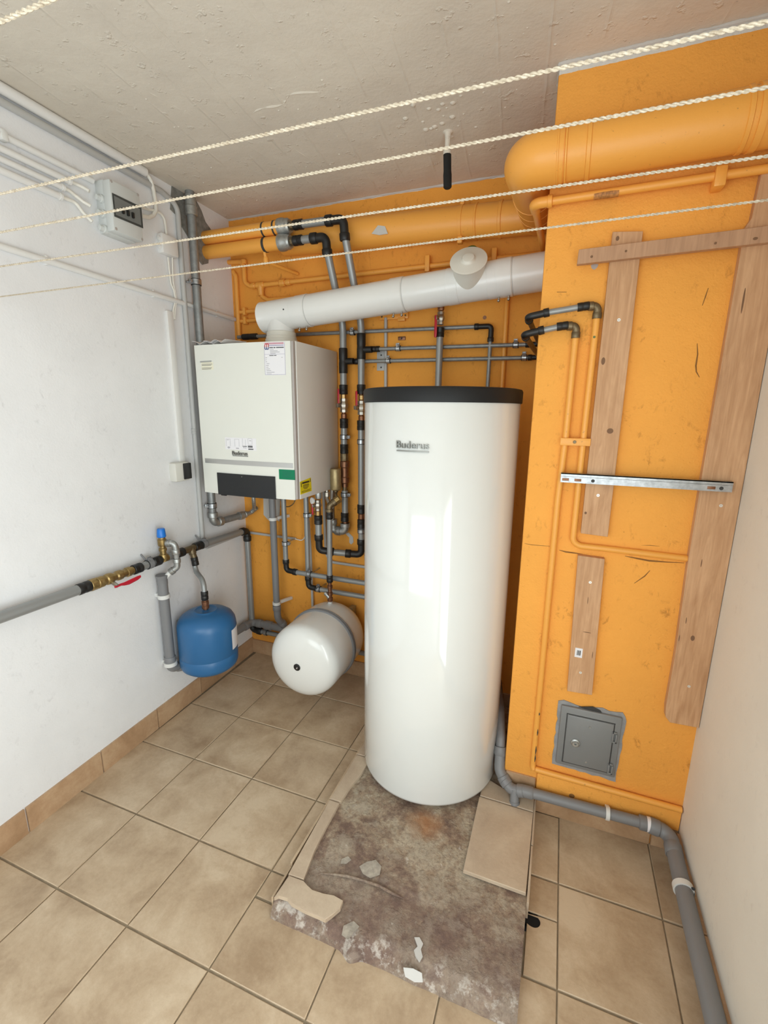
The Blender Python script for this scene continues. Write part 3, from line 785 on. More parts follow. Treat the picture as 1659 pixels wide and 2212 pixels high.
bars('underline_bar', [(-.048, .047, 1.4195, 1.4225)], 'badge_dark', bg, .003)
# yellow sticker on the right-hand side
yl = obj('warning_sticker', M().prism([(BX1, 1.169, 1.239), (BX1, 1.282, 1.241), (BX1, 1.276, 1.312), (BX1, 1.168, 1.304)], (.001, 0, 0)), 'sticker_yellow', bo, label='yellow warning sticker')
ym = M()
for a, b_, z0, z1 in ((1.176, 1.181, 1.276, 1.298), (1.266, 1.271, 1.290, 1.308), (1.188, 1.258, 1.290, 1.299), (1.196, 1.252, 1.281, 1.284), (1.194, 1.255, 1.275, 1.278), (1.196, 1.250, 1.268, 1.271), (1.205, 1.240, 1.262, 1.265), (1.180, 1.272, 1.252, 1.254), (1.180, 1.268, 1.246, 1.248)):
    ym.span((BX1, a, z0), (BX1 + .0016, b_, z1))
obj('print', ym, 'print_black', yl)

# papers on the boiler
for nm, lab, c, rot, s in (('paper_sheet', 'folded paper leaflet lying on top of the boiler, nearest the wall', (-.205, 1.25, 1.9716), .12, (.15, .18, .003)),
                           ('paper_sheet', 'creased paper leaflet on top of the boiler, lying over the other', (-.13, 1.235, 1.9745), -.1, (.15, .15, .003))):
    mm = M(); vs = []; fs = []; nxx = 10
    for lay in (0, 1):
        for i in range(nxx + 1):
            for j in (0, 1):
                x = (i / nxx - .5) * s[0]; y = (j - .5) * s[1]
                z = (.016 * abs(math.sin(i * .62 + s[0] * 9)) + .006 * j + .0008) + lay * .0012
                vs.append(Matrix.Rotation(rot, 3, 'Z') @ Vector((x, y, z)) + V(c))
    n2 = 2 * (nxx + 1)
    for i in range(nxx):
        a = 2 * i; fs.append([a, a + 1, a + 3, a + 2]); fs.append([n2 + a, n2 + a + 2, n2 + a + 3, n2 + a + 1])
        fs.append([a, a + 2, n2 + a + 2, n2 + a]); fs.append([a + 1, n2 + a + 1, n2 + a + 3, a + 3])
    fs.append([0, n2, n2 + 1, 1]); fs.append([2 * nxx, 2 * nxx + 1, n2 + 2 * nxx + 1, n2 + 2 * nxx])
    tag(obj(nm, mm.add(vs, fs), 'paper'), lab, 'paper')

# ---------------------------------------------------------------- white flue pipe
FY = 1.42
fA = V((-.018, FY, 2.132)); fB = V((1.425, FY, 2.240)); fd = (fB - fA).normalized()
def fpt(x): return fA + fd * ((x - fA.x) / fd.x)
FR = .0765
fx0 = .088
ft = thing('flue_pipe', 'long white flue pipe rising from the boiler across to the chimney', 'flue', (fx0, FY, BZ1))
obj('flue_tube', M().tube([fpt(.16), fpt(1.432)], FR, 48), 'flue_white', ft)
obj('bend', M().lathe(fA, fd, [(0, .001), (0, FR - .004), (.002, FR + .002), (.010, FR + .002), (.012, FR + .0005), (.20, FR + .0005)], 48), 'flue_white', ft)
obj('riser', M().lathe((fx0, FY, BZ1), (0, 0, 1), [(.07, FR - .006), (.20, FR - .006)], 48), 'flue_white', ft)
obj('boiler_adapter', M().lathe((fx0, FY, BZ1 - .004), (0, 0, 1), [(0, .084), (.05, .084), (.052, .080), (.064, .0795), (.066, .077), (.086, .0765), (.09, .07)], 48), 'flue_cream', ft)
for x in (.20, .715, 1.205):
    st_ = obj('collar', M().lathe(fpt(x), fd, [(0, FR + .0005), (.001, FR + .0028), (.062, FR + .0028), (.064, FR + .0005)], 48), 'flue_white', ft)
    for e in (.012, .054):
        q = fpt(x) + fd * e + Vector((.0, -.018, -FR - .002))
        mm = M().cyl(q, q + Vector((0, 0, -.013)), .004, 10); mm.ball(q + Vector((0, -.004, -.015)), .0065, 10)
        obj('collar_screw', mm, 'chrome', st_)
    obj('joint_line', M().lathe(fpt(x) + fd * .066, fd, [(0, FR + .0004), (0, FR + .0009), (.0022, FR + .0009), (.0022, FR + .0004)], 48), 'conduit_grey', st_)
# inspection tee facing the room and slightly upwards
tcen = fpt(1.085); td = Vector((.06, -.83, .55)).normalized()
it = obj('inspection_branch', M().lathe(tcen, td, [(.0, FR * .90), (.105, FR * .90), (.107, FR * .97), (.118, FR * .97)], 48), 'flue_cream', ft)
obj('inspection_cap', M().lathe(tcen + td * .116, td, [(0, FR * 1.02), (.006, FR * 1.03), (.009, FR * .96), (.010, .034), (.014, .028), (.022, .025), (.024, .020), (.024, .001)], 48), 'flue_cream', it)
for x in (.985, 1.165):
    obj('tee_sleeve', M().lathe(fpt(x), fd, [(0, FR + .0005), (.001, FR + .0016), (.05, FR + .0016), (.051, FR + .0005)], 48), 'flue_white', ft)
obj('screw', M().ball(fpt(.155) + Vector((0, -FR, .005)), .004, 8), 'line_dark', ft)

# ---------------------------------------------------------------- white expansion vessel
EX, EZ, ER = .347, .35, .20
ev = thing('expansion_vessel', 'round white heating expansion vessel with a black centre plug, lying on its side', 'tank', (EX, 1.3, EZ - ER))
prof = [(0, .001), (.001, .03), (.004, .07), (.011, .11), (.021, .145), (.034, .172), (.052, .190), (.072, .199), (.095, .2015), (.2, .2015), (.262, .2005)]
obj('front_shell', M().lathe((EX, 1.052, EZ), (0, 1, 0), prof, 72), 'tank_white', ev, ang=50)
obj('rear_shell', M().lathe((EX, 1.575, EZ), (0, -1, 0), [(0, .001), (.003, .05), (.014, .095), (.035, .14), (.065, .175), (.10, .193), (.14, .2), (.252, .2005)], 72), 'tank_white', ev, ang=50)
obj('clamp_ring', M().lathe((EX, 1.307, EZ), (0, 1, 0), [(0, .200), (.001, .2085), (.007, .2115), (.013, .2085), (.016, .207), (.022, .2105), (.028, .2085), (.029, .200)], 96), 'drain_grey', ev, ang=30)
obj('centre_plug', M().lathe((EX, 1.0535, EZ), (0, -1, 0), [(0, .019), (.004, .019), (.006, .016), (.006, .001)], 28), 'black_plastic', ev)
obj('valve_stem', M().cyl((EX + .003, 1.049, EZ), (EX + .003, 1.042, EZ - .002), .004, 10), 'seam_grey', ev)
em = M()
for a0, y0, w, l in ((1.62, 1.275, .003, .16), (1.60, 1.266, .004, .30), (1.60, 1.257, .004, .26), (1.63, 1.246, .003, .12), (1.45, 1.262, .006, .04), (1.78, 1.240, .003, .10)):
    n_ = 6; rr = ER + .0009
    for s in range(n_):
        a, b_ = a0 + (s / n_ - .5) * l, a0 + ((s + 1) / n_ - .5) * l
        em.add([(EX + rr * math.cos(a), y0, EZ + rr * math.sin(a)), (EX + rr * math.cos(b_), y0, EZ + rr * math.sin(b_)), (EX + rr * math.cos(b_), y0 + w, EZ + rr * math.sin(b_)), (EX + rr * math.cos(a), y0 + w, EZ + rr * math.sin(a))], [[0, 1, 2, 3]])
obj('rating_print', em, 'print_grey', ev)
eb = M(); eb.box((EX - .07, 1.585, EZ), (.03, .05, .26), .002); eb.box((EX + .07, 1.585, EZ), (.03, .05, .26), .002)
obj('wall_bracket', eb, 'zinc', ev)

# ---------------------------------------------------------------- blue pressure vessel
UX, UY, UR = -.166, .990, .1505
bv = thing('pressure_vessel', 'blue upright water pressure vessel hanging on the white left wall', 'tank', (UX, UY, .262))
pr = [(.012, .001), (.013, .06), (.017, .10), (.026, .128), (.040, .144), (.056, .150), (.108, .1505), (.110, .1490), (.113, .1505), (.270, .150), (.292, .146), (.315, .133), (.333, .108), (.343, .075), (.3445, .066), (.348, .060), (.350, .056), (.347, .050), (.349, .020), (.352, .001)]
obj('shell', M().lathe((UX, UY, .262), (0, 0, 1), pr, 72), 'tank_blue', bv, ang=50)
obj('connection_nipple', M().lathe((UX, UY, .607), (0, 0, 1), [(0, .013), (.012, .013), (.013, .019), (.026, .019), (.028, .0165), (.034, .0165), (.036, .0185), (.052, .0185), (.053, .014), (.058, .014)], 20), 'copper', bv, ang=25)
lm = M(); a0, a1 = math.radians(4), math.radians(62); n_ = 10
for s in range(n_):
    a, b_ = a0 + (a1 - a0) * s / n_, a0 + (a1 - a0) * (s + 1) / n_; rr = UR + .0012
    lm.add([(UX + rr * math.cos(q), UY + rr * math.sin(q), z_) for q, z_ in ((a, .40), (b_, .40), (b_, .512), (a, .512))], [[0, 1, 2, 3]])
lb = obj('rating_label', lm, 'sticker_white', bv, label='white rating label')
wb = M(); wb.box((lw(UY) + .010, UY, .42), (.02, .06, .22), .002)
obj('wall_bracket', wb, 'galvanized', bv)

# ================================================================= left wall
LWN = Vector((1, .022, 0)).normalized()
# gas pipe coming down through the ceiling and in under the boiler
g = thing('gas_pipe', 'dark galvanized gas pipe running from the ceiling down behind the left edge of the boiler', 'pipe', (-.307, 1.255, 2.6))
pipe(g, [(-.307, 1.256, CZ + .01), (-.307, 1.252, 1.075)], .0215, 'steel_painted')
elbow(g, (-.307, 1.252, 1.075), (-.307, 1.252, 1.012), (-.305, 1.32, 1.010), .0225, 'galvanized', collar=1.25)
pipe(g, [(-.305, 1.30, 1.010), (-.285, 1.475, 1.012)], .0195, 'steel_painted')
obj('reducer', M().lathe((-.287, 1.455, 1.0115), (.020, .175, .002), [(0, .025), (.03, .026), (.034, .019), (.044, .019), (.046, .022), (.058, .022), (.06, .014)], 20), 'galvanized', g, ang=25)
elbow(g, (-.278, 1.505, 1.013), (-.272, 1.56, 1.014), (-.235, 1.56, 1.05), .0135, 'galvanized')
pipe(g, [(-.245, 1.555, 1.04), (-.205, 1.50, 1.10), (-.2, 1.49, 1.22)], .0115, 'galvanized', .04)
obj('ceiling_socket', M().lathe((-.307, 1.256, 2.60), (0, 0, 1), [(0, .026), (.004, .030), (.04, .030), (.045, .026), (.09, .026)], 22), 'galvanized', g, ang=25)
clamp(g, (-.307, 1.255, 2.292), (0, 0, 1), .0215, (-.35, -.94, 0), (lw(1.25), 1.225, 2.292), w=.024)
clamp(g, (-.307, 1.252, 1.115), (0, 0, 1), .0215, (-.5, -.87, 0), (lw(1.25), 1.24, 1.115), w=.024)

# conduits under the ceiling
t = thing('cable_conduit', 'grey cable conduit running under the ceiling and down the left wall beside the gas pipe', 'conduit', (-.33, 1.2, 2.0))
pipe(t, [(lw(-1.4) + .012, -1.4, 2.648), (lw(1.1) + .012, 1.10, 2.655), (lw(1.19) + .013, 1.198, 2.63), (lw(1.19) + .013, 1.192, .90)], .0125, 'conduit_grey', .05)
sleeve(t, (lw(1.19) + .013, 1.192, 1.535), (0, 0, 1), .026, .0145, 'conduit_grey', 'joint')
t = thing('cable_conduit', 'thick white conduit tight under the ceiling along the left wall', 'conduit', (-.31, 0, 2.69))
pipe(t, [(lw(-1.4) + .020, -1.4, 2.687), (lw(1.0) + .020, 1.005, 2.692)], .0185, 'conduit_white')
t = thing('cable', 'white looped cable curling into the right side of the grey junction box', 'cable', (-.31, 1.0, 2.6))
pipe(t, [(-0.3267, 0.9845, 2.694), (-0.3274, 1.017, 2.6894), (-0.3278, 1.0379, 2.6683), (-0.3301, 1.049, 2.6354), (-0.3302, 1.0541, 2.5897), (-0.3281, 1.0504, 2.5535), (-0.3277, 1.0307, 2.5254), (-0.3219, 0.9969, 2.5053), (-0.3108, 0.9451, 2.4935)], .0085, 'cable_white', .03, name='sheath')
t = thing('cable', 'white cable from the grey junction box down to the small square white box', 'cable', (-.31, 1.0, 2.5))
pipe(t, [(-0.316, 0.9547, 2.5327), (-0.3321, 1.0032, 2.5429), (-0.3362, 1.0529, 2.5554), (-0.337, 1.0916, 2.5555), (-0.3374, 1.1091, 2.5359), (-0.3374, 1.1108, 2.5026), (-0.3344, 1.1085, 2.4613)], .0058, 'cable_white', .03, name='sheath')
clp = obj('cable_clip', M().box((-0.3352, 1.0077, 2.5562), (.018, .020, .022), .003), 'clip_white', t)
for lab, pts in (('left one of two thin white cables hanging below the small square white box', [(-0.3374, 1.1096, 2.3724), (-0.3395, 1.1134, 2.3136), (-0.3395, 1.1156, 2.2577), (-0.3399, 1.1332, 2.2278), (-0.34, 1.1375, 2.1858), (-0.3375, 1.1134, 2.1292), (-0.3374, 1.1087, 2.0895)]),
                 ('right one of two thin white cables hanging below the small square white box', [(-0.338, 1.1372, 2.3801), (-0.3399, 1.1337, 2.3084), (-0.3399, 1.1316, 2.2657), (-0.3401, 1.1393, 2.227), (-0.3402, 1.1435, 2.1849), (-0.3378, 1.1259, 2.1316), (-0.3376, 1.1181, 2.0911)])):
    t = thing('cable', lab, 'cable', (-.33, 1.1, 2.2), 'thin white cables below the square box')
    pipe(t, pts, .0042, 'cable_white', .03, name='sheath', seg=10)
t = thing('cable_trunking', 'narrow white vertical cable trunking above the black rocker switch', 'trunking', (-.33, 1.09, 1.4))
obj('trunking_body', M().span((lw(1.09) - .002, 1.070, 1.375), (lw(1.09) + .016, 1.108, 2.125), .003), 'conduit_white', t)

# grey distribution box and its four conduits
t = thing('distribution_box', 'grey wall junction box with a dark window, high on the left wall', 'electrical box', (-.33, .82, 2.365))
xw, xf = lw(.82), -.253
obj('box_body', M().span((xw - .004, .752, 2.362), (xw + .050, .892, 2.560), .008), 'box_grey', t)
cv = obj('box_cover', M().span((xw + .050, .746, 2.364), (xf, .892, 2.552), .006), 'box_grey', t)
y0, y1, z0, z1 = 0.7531, 0.8967, 2.4169, 2.5022
obj('window_frame', M().prism([(xf, y0, z0), (xf, y1 - .004, z0 + .002), (xf, y1 - .004, z1), (xf, y0, z1)], (.0025, 0, 0)), 'window_dark', cv)
wp = obj('breaker_panel', M().prism([(xf + .0024, y0 + .006, z0 + .008), (xf + .0024, y1 - .014, z0 + .010), (xf + .0024, y1 - .014, z1 - .012), (xf + .0024, y0 + .006, z1 - .008)], (.0012, 0, 0)), 'window_panel', cv)
for k in range(3):
    yy = y0 + .040 + k * .024
    obj('breaker_toggle', M().box((xf + .006, yy, z0 + .034), (.010, .010, .022), .002), 'black_plastic', cv)
for yy, zz in ((.756, 2.545), (.883, 2.545), (.756, 2.373), (.883, 2.373)):
    obj('cover_screw', M().lathe((xf - .0005, yy, zz), (1, 0, 0), [(0, .006), (.0015, .0055), (.0015, .001)], 10), 'seam_grey', cv)
cz = [(2.5694, 2.5544), (2.5114, 2.5051), (2.4778, 2.4698), (2.4515, 2.4357)]
names = ('uppermost of the four white conduits leading to the grey junction box', 'second from the top of the four white conduits leading to the grey junction box', 'third from the top of the four white conduits leading to the grey junction box', 'lowest of the four white conduits leading to the grey junction box')
ends = [(.735, 2.549), (.63, 2.505), (.60, 2.472), (.585, 2.436)]
tails = [None, [(-0.3275, 0.6602, 2.5065), (-0.3199, 0.6787, 2.5032), (-0.3002, 0.6911, 2.4907)], [(-0.3268, 0.627, 2.4712), (-0.3273, 0.6501, 2.4626), (-0.3097, 0.6669, 2.4455), (-0.2951, 0.6855, 2.4358)], [(-0.3263, 0.6038, 2.437), (-0.3272, 0.6467, 2.4388), (-0.3095, 0.6611, 2.4044), (-0.295, 0.6836, 2.3792)]]
for k in range(4):
    t = thing('cable_conduit', names[k], 'conduit', (-.32, .3, cz[k][0]), 'white conduits to the junction box')
    ye, ze = ends[k]
    r_ = .0115 if k != 2 else .0105
    pipe(t, [(lw(-1.4) + r_, -1.4, ze + .004), (lw(ye) + r_, ye, ze)], r_, 'conduit_white')
    if tails[k]:
        pipe(t, [(lw(ye - .02) + r_, ye - .02, ze)] + tails[k], .0062, 'cable_white', .02, name='cable_end')
        obj('gland', M().lathe((xw + .034, .755, tails[k][-1][2] - .004), (0, -1, 0), [(0, .017), (.012, .015), (.014, .012), (.030, .010), (.031, .006)], 16), 'box_grey', t)
    if k == 0: obj('conduit_clip', M().box((lw(.41) + .012, .405, ze), (.026, .022, .034), .004), 'clip_white', t)
    else: obj('conduit_end', M().lathe((lw(ye) + r_, ye - .004, ze), (0, 1, 0), [(0, r_ + .002), (.010, r_ + .002), (.012, r_ * .6)], 16), 'conduit_white', t)
t = thing('junction_box', 'small square white junction box on the left wall beside the grey pipe', 'electrical box', (-.33, 1.11, 2.38))
obj('box_body', M().span((lw(1.11) - .003, 1.060, 2.378), (lw(1.11) + .036, 1.160, 2.468), .010), 'conduit_white', t)
for zz in (2.405, 2.442): obj('gland', M().lathe((lw(1.11) + .018, 1.062, zz), (0, -1, 0), [(0, .011), (.010, .009), (.011, .004)], 14), 'conduit_white', t)
t = thing('cable_conduit', 'long white conduit across the middle of the left wall, passing behind the gas pipe', 'conduit', (-.33, .4, 2.19))
pipe(t, [(lw(-1.4) + .012, -1.4, 2.215), (lw(1.605) + .012, 1.605, 2.175)], .0115, 'conduit_white')
for yy in (.50, 1.0, 1.45): obj('conduit_clip', M().box((lw(yy) + .005, yy, 2.178 + .013 * (1.6 - yy)), (.016, .010, .034), .002), 'conduit_white', t)
t = thing('light_switch', 'cream surface-mounted switch box with a black rocker at the foot of the white trunking', 'switch', (-.33, 1.06, 1.29))
obj('switch_body', M().span((lw(1.06) - .002, 1.005, 1.284), (lw(1.06) + .046, 1.100, 1.382), .008), 'socket_cream', t)
obj('rocker', M().span((lw(1.06) + .020, 1.055, 1.292), (lw(1.06) + .052, 1.108, 1.376), .004), 'black_plastic', t)

# water supply along the left wall
def lp(y, z, off=.05): return (lw(y) + off, y, z)
w = thing('water_supply_pipe', 'grey water pipe with brass fittings and a red lever along the left wall', 'pipe', lp(.8, .9))
WZ = .916
def wz(y): return .934 - (y - .12) * .020 if y < .7 else .916
pipe(w, [lp(-1.4, .962), lp(.425, .921)], .0215, 'pipe_grey')
sleeve(w, lp(.438, .921), (0, 1, 0), .055, .024)
nut(w, lp(.478, .920), (0, 1, 0), .034, .026, 'brass', 'union', 12)
obj('valve_chain', M().lathe(lp(.495, .919), (-.022, 1, -.01), [(0, .020), (.004, .025), (.012, .025), (.014, .023), (.020, .0245), (.030, .0245), (.034, .020), (.044, .019), (.048, .024), (.060, .026), (.074, .024), (.078, .019), (.094, .018), (.100, .022), (.112, .0235), (.124, .022), (.128, .019), (.150, .018), (.152, .0225), (.170, .0225), (.172, .018), (.186, .018)], 20), 'brass', w, ang=25)
va = V(lp(.560, .914)); 
obj('lever_pivot', M().cyl(va + Vector((.015, 0, -.012)), va + Vector((.044, 0, -.024)), .009, 12), 'chrome', w)
hm = M(); a = va + Vector((.042, 0, -.024)); vs = []; fs = []
for tt, ww, zz in ((-.012, .006, 0), (.02, .006, .0), (.035, .008, -.003), (.06, .011, -.004), (.105, .010, .0), (.122, .006, .003)):
    for q in range(12):
        an = 2 * PI * q / 12; vs.append(a + Vector((.004 * math.cos(an), tt, zz + ww * math.sin(an))))
for i in range(5):
    for q in range(12): fs.append([i * 12 + q, i * 12 + (q + 1) % 12, (i + 1) * 12 + (q + 1) % 12, (i + 1) * 12 + q])
fs += [list(range(12))[::-1], [60 + q for q in range(12)]]
obj('lever_handle', hm.add(vs, fs), 'valve_red', w, label='red lever handle')
sleeve(w, lp(.706, .9165), (0, 1, 0), .046, .0235)
pipe(w, [lp(.72, .9165), lp(.845, .916)], .0195, 'pipe_grey')
clamp(w, lp(.778, .9165), (0, 1, 0), .0195, (.2, 0, 1), (lw(.778), .778, .958), w=.026, mat='drain_grey')
sleeve(w, lp(.822, .916), (0, 1, 0), .044, .0235)
# brass tee carrying the safety valve
pipe(w, [lp(.836, .916), lp(.895, .9155)], .018, 'brass', name='tee')
sv = obj('safety_valve', M().lathe(lp(.868, .905), (0, 0, 1), [(0, .021), (.020, .022), (.034, .020), (.036, .015), (.052, .015), (.054, .019), (.066, .019), (.068, .014), (.078, .014), (.080, .019), (.088, .021), (.112, .021), (.114, .017), (.126, .017)], 20), 'brass', w, ang=25)
obj('valve_cap', M().lathe(lp(.868, 1.029), (0, 0, 1), [(0, .0195), (.003, .0215), (.006, .0215), (.040, .0185), (.044, .016), (.044, .001)], 24), 'cap_blue', sv, label='blue valve cap')
pipe(w, [lp(.892, .9155), lp(.99, .914)], .0195, 'pipe_grey')
sleeve(w, lp(.978, .914), (0, 1, 0), .046, .0235)
pipe(w, [lp(.994, .914), lp(1.095, .914)], .018, 'brass_dark', name='tee')
obj('tee_branch', M().lathe(lp(1.058, .914), (.35, 0, -1), [(0, .020), (.030, .020), (.032, .0165), (.052, .0165)], 18), 'brass_dark', w)
sleeve(w, lp(1.108, .9135), (0, 1, 0), .05, .0235)
pipe(w, [lp(1.12, .9135), lp(1.515, .897)], .0195, 'pipe_grey')
clamp(w, lp(1.155, .912), (0, 1, 0), .0195, (.1, 0, 1), (lw(1.15), 1.15, .96), w=.03, mat='drain_grey')
elbow(w, lp(1.495, .898), lp(1.553, .895), lp(1.553, .825), .0205)
pipe(w, [lp(1.553, .84), lp(1.553, .235)], .0185, 'pipe_grey')
elbow(w, lp(1.553, .27), lp(1.553, .205), (lw(1.55) + .12, 1.556, .200), .0195)
pipe(w, [(lw(1.55) + .11, 1.556, .200), (.95, 1.556, .196)], .0155, 'pipe_grey')
clamp(w, (lw(1.55) + .155, 1.556, .200), (1, 0, 0), .0155, (0, -.2, 1), (lw(1.55) + .155, 1.612, .200))

# flexible branch down to the blue vessel
b_ = thing('connection_pipe', 'short bent grey pipe joining the brass tee to the blue pressure vessel', 'pipe', (UX, UY, .67))
P0 = V(lp(1.058, .914)) + Vector((.35, 0, -1)).normalized() * .05
pipe(b_, [P0 + Vector((0, 0, -.01)), P0 + Vector((.004, -.003, -.075)), Vector((UX - .012, UY + .012, .765)), Vector((UX, UY, .70)), Vector((UX, UY, .667))], .0135, 'pipe_grey', .10)
sleeve(b_, P0 + Vector((.003, 0, -.022)), (.15, 0, -1), .046, .0185)
sleeve(b_, (UX, UY, .690), (0, 0, 1), .046, .0185)

# safety valve discharge and the grey waste pipe
d = thing('waste_pipe', 'grey plastic waste pipe on the left wall running behind the blue vessel', 'drain pipe', lp(.85, .3))
S = V(lp(.868, .996)); 
elbow(d, S + Vector((.018, .008, 0)), S + Vector((.058, .022, .004)), S + Vector((.060, .024, -.055)), .0155, 'galvanized')
pipe(d, [S + Vector((.060, .024, -.045)), S + Vector((.059, .025, -.092))], .0115, 'clear_tube', name='sight_tube', label='clear sight tube')
elbow(d, S + Vector((.059, .025, -.080)), S + Vector((.058, .025, -.125)), S + Vector((.030, .004, -.150)), .0155, 'galvanized')
pipe(d, [S + Vector((.034, .008, -.146)), S + Vector((.008, -.008, -.176))], .0125, 'flue_white', name='nozzle')
TX = lp(.850, .0)
def dpz(z, off=.047): return (lw(.85) + off, .848, z)
obj('funnel', M().lathe(dpz(.788), (0, 0, 1), [(0, .0255), (.030, .0255), (.034, .028), (.046, .031), (.048, .029)], 24), 'drain_grey', d)
pipe(d, [dpz(.80), dpz(.36)], .0245, 'drain_grey', seg=24)
elbow(d, dpz(.385), dpz(.318), (lw(.9) + .052, .925, .290), .0245, 'drain_grey', collar=1.16)
plastic_clip(d, dpz(.722), (0, 0, 1), .0245, (lw(.85), .848, .722), .02)
plastic_clip(d, dpz(.345), (0, 0, 1), .0285, (lw(.85), .848, .345), .02)
pipe(d, [(lw(.92) + .050, .915, .292), (lw(1.5) + .050, 1.50, .262)], .0245, 'drain_grey', seg=24)
elbow(d, (lw(1.46) + .050, 1.465, .263), (lw(1.54) + .050, 1.548, .259), (lw(1.54) + .125, 1.556, .257), .0245, 'drain_grey', collar=1.16)
pipe(d, [(lw(1.54) + .11, 1.556, .257), (-.02, 1.556, .252)], .0245, 'drain_grey', seg=24)
obj('socket', M().lathe((-.205, 1.556, .256), (1, 0, -.01), [(0, .029), (.004, .0305), (.05, .0305), (.055, .0255)], 24), 'drain_grey', d)

# condensate waste from under the boiler
c = thing('condensate_pipe', 'grey plastic drain pipe hanging straight down from under the boiler to the floor corner', 'drain pipe', (-.071, 1.50, .3))
pipe(c, [(-.071, 1.50, BZ0 + .002), (-.071, 1.50, .40)], .0205, 'drain_grey', seg=20)
elbow(c, (-.071, 1.50, .44), (-.071, 1.505, .345), (-.055, 1.550, .285), .0225, 'drain_grey', collar=1.15, bend=.09)
plastic_clip(c, (-.071, 1.50, 1.005), (0, 0, 1), .0205, (-.03, 1.612, 1.005), .018)
plastic_clip(c, (-.071, 1.50, .455), (0, 0, 1), .0205, (-.03, 1.612, .455), .018)

# ================================================================= heating pipes on the back wall
WB = 1.612
PY = 1.55
# flow: from the upper orange main down to the return valve under the boiler
f = thing('heating_pipe', 'grey riser from the upper orange main, right-hand one of the two beside the boiler', 'pipe', (.494, PY, 1.5), 'pair of vertical heating pipes')
def om(x, z, dz=0.0, y=1.40): return (x, y, z)
UZ = 2.547; LZ = 2.4768
def main(t, z, x1, lab_r=.034):
    pipe(t, [(lw(1.4) - .03, 1.40, z + .002), (x1, 1.40, z)], .0335, 'orange_paint', name='orange_main', label='orange painted main', seg=24)
main(f, UZ, .118)
for x in (.020, .085): obj('dark_band', M().lathe((x, 1.40, UZ), (1, 0, 0), [(0, .0336), (0, .0350), (.009, .0350), (.009, .0336)], 24), 'line_dark', f)
obj('union', M().lathe((.110, 1.40, UZ), (1, 0, 0), [(0, .034), (.003, .040), (.014, .041), (.030, .040), (.040, .036), (.055, .036), (.058, .033), (.066, .030)], 20), 'galvanized', f, ang=25)
nut(f, (.190, 1.40, UZ), (1, 0, 0), .026, .022, 'brass_dark', 'nut', 8)
sleeve(f, (.222, 1.40, UZ), (1, 0, 0), .05, .0235)
pipe(f, [(.235, 1.40, UZ), (.40, 1.40, UZ - .002)], .0185, 'pipe_grey')
elbow(f, (.375, 1.40, UZ - .002), (.468, 1.400, UZ - .004), (.470, 1.412, UZ - .095), .021)
pipe(f, [(.470, 1.410, UZ - .07), (.494, PY, 2.10), (.494, PY, 1.765)], .0185, 'pipe_grey', .25, label='grey riser')
pipe(f, [(.494, PY, 1.575), (.494, PY, 1.105)], .0185, 'pipe_grey')
pipe(f, [(.494, PY, 1.018), (.494, PY, .845)], .0185, 'pipe_grey')
pipe(f, [(.494, PY, 1.765), (.494, PY, 1.575)], .0125, 'copper', name='copper_tail')
pipe(f, [(.494, PY, 1.105), (.494, PY, 1.018)], .0125, 'copper', name='copper_tail')
sleeve(f, (.494, PY, 1.985), (0, 0, 1), .130, .0235, name='tee')
obj('tee_branch', M().cyl((.49, PY, 1.968), (.555, PY, 1.968), .0165, 16), 'black_plastic', f)
sleeve(f, (.494, PY, 1.765), (0, 0, 1), .050, .0235)
ball_valve(f, (.494, PY, 1.668), (0, 0, 1), .0205, (0, 0, 1), .088, (-.45, -.9, 0), lift=.034)
nut(f, (.494, PY, 1.722), (0, 0, 1), .03, .017, 'brass_bright', 'nut', 8)
nut(f, (.494, PY, 1.612), (0, 0, 1), .03, .017, 'copper', 'nut', 8)
for z in (1.575, 1.105, 1.018): sleeve(f, (.494, PY, z), (0, 0, 1), .052, .0235)
nut(f, (.494, PY, 1.062), (0, 0, 1), .036, .0195, 'copper', 'union', 12)
for z in (1.485, .975): clamp(f, (.494, PY, z), (0, 0, 1), .0185, (1, .1, 0), (.494, WB, z))
elbow(f, (.494, PY, .925), (.494, PY, .832), (.405, 1.520, .838), .0205)
pipe(f, [(.42, 1.525, .837), (.31, 1.47, .852)], .0185, 'pipe_grey')
elbow(f, (.345, 1.487, .848), (.272, 1.45, .862), (.272, 1.445, .955), .0205)
pipe(f, [(.272, 1.445, .945), (.272, 1.445, 1.05)], .0185, 'pipe_grey')
sleeve(f, (.272, 1.445, 1.043), (0, 0, 1), .05, .0235)
nut(f, (.272, 1.445, 1.082), (0, 0, 1), .03, .018, 'brass_bright', 'nut', 8)
ball_valve(f, (.272, 1.445, 1.128), (0, 0, 1), .017, (0, 0, -1), .050, (-.6, -.8, 0), lift=.034)
obj('gauge_dial', M().lathe((.258, 1.418, 1.158), (-.5, -.85, .1), [(0, .017), (.010, .019), (.012, .0165), (.012, .001)], 24), 'conduit_white', f)
nut(f, (.274, 1.45, 1.190), (0, 0, 1), .050, .019, 'galvanized', 'union', 8)

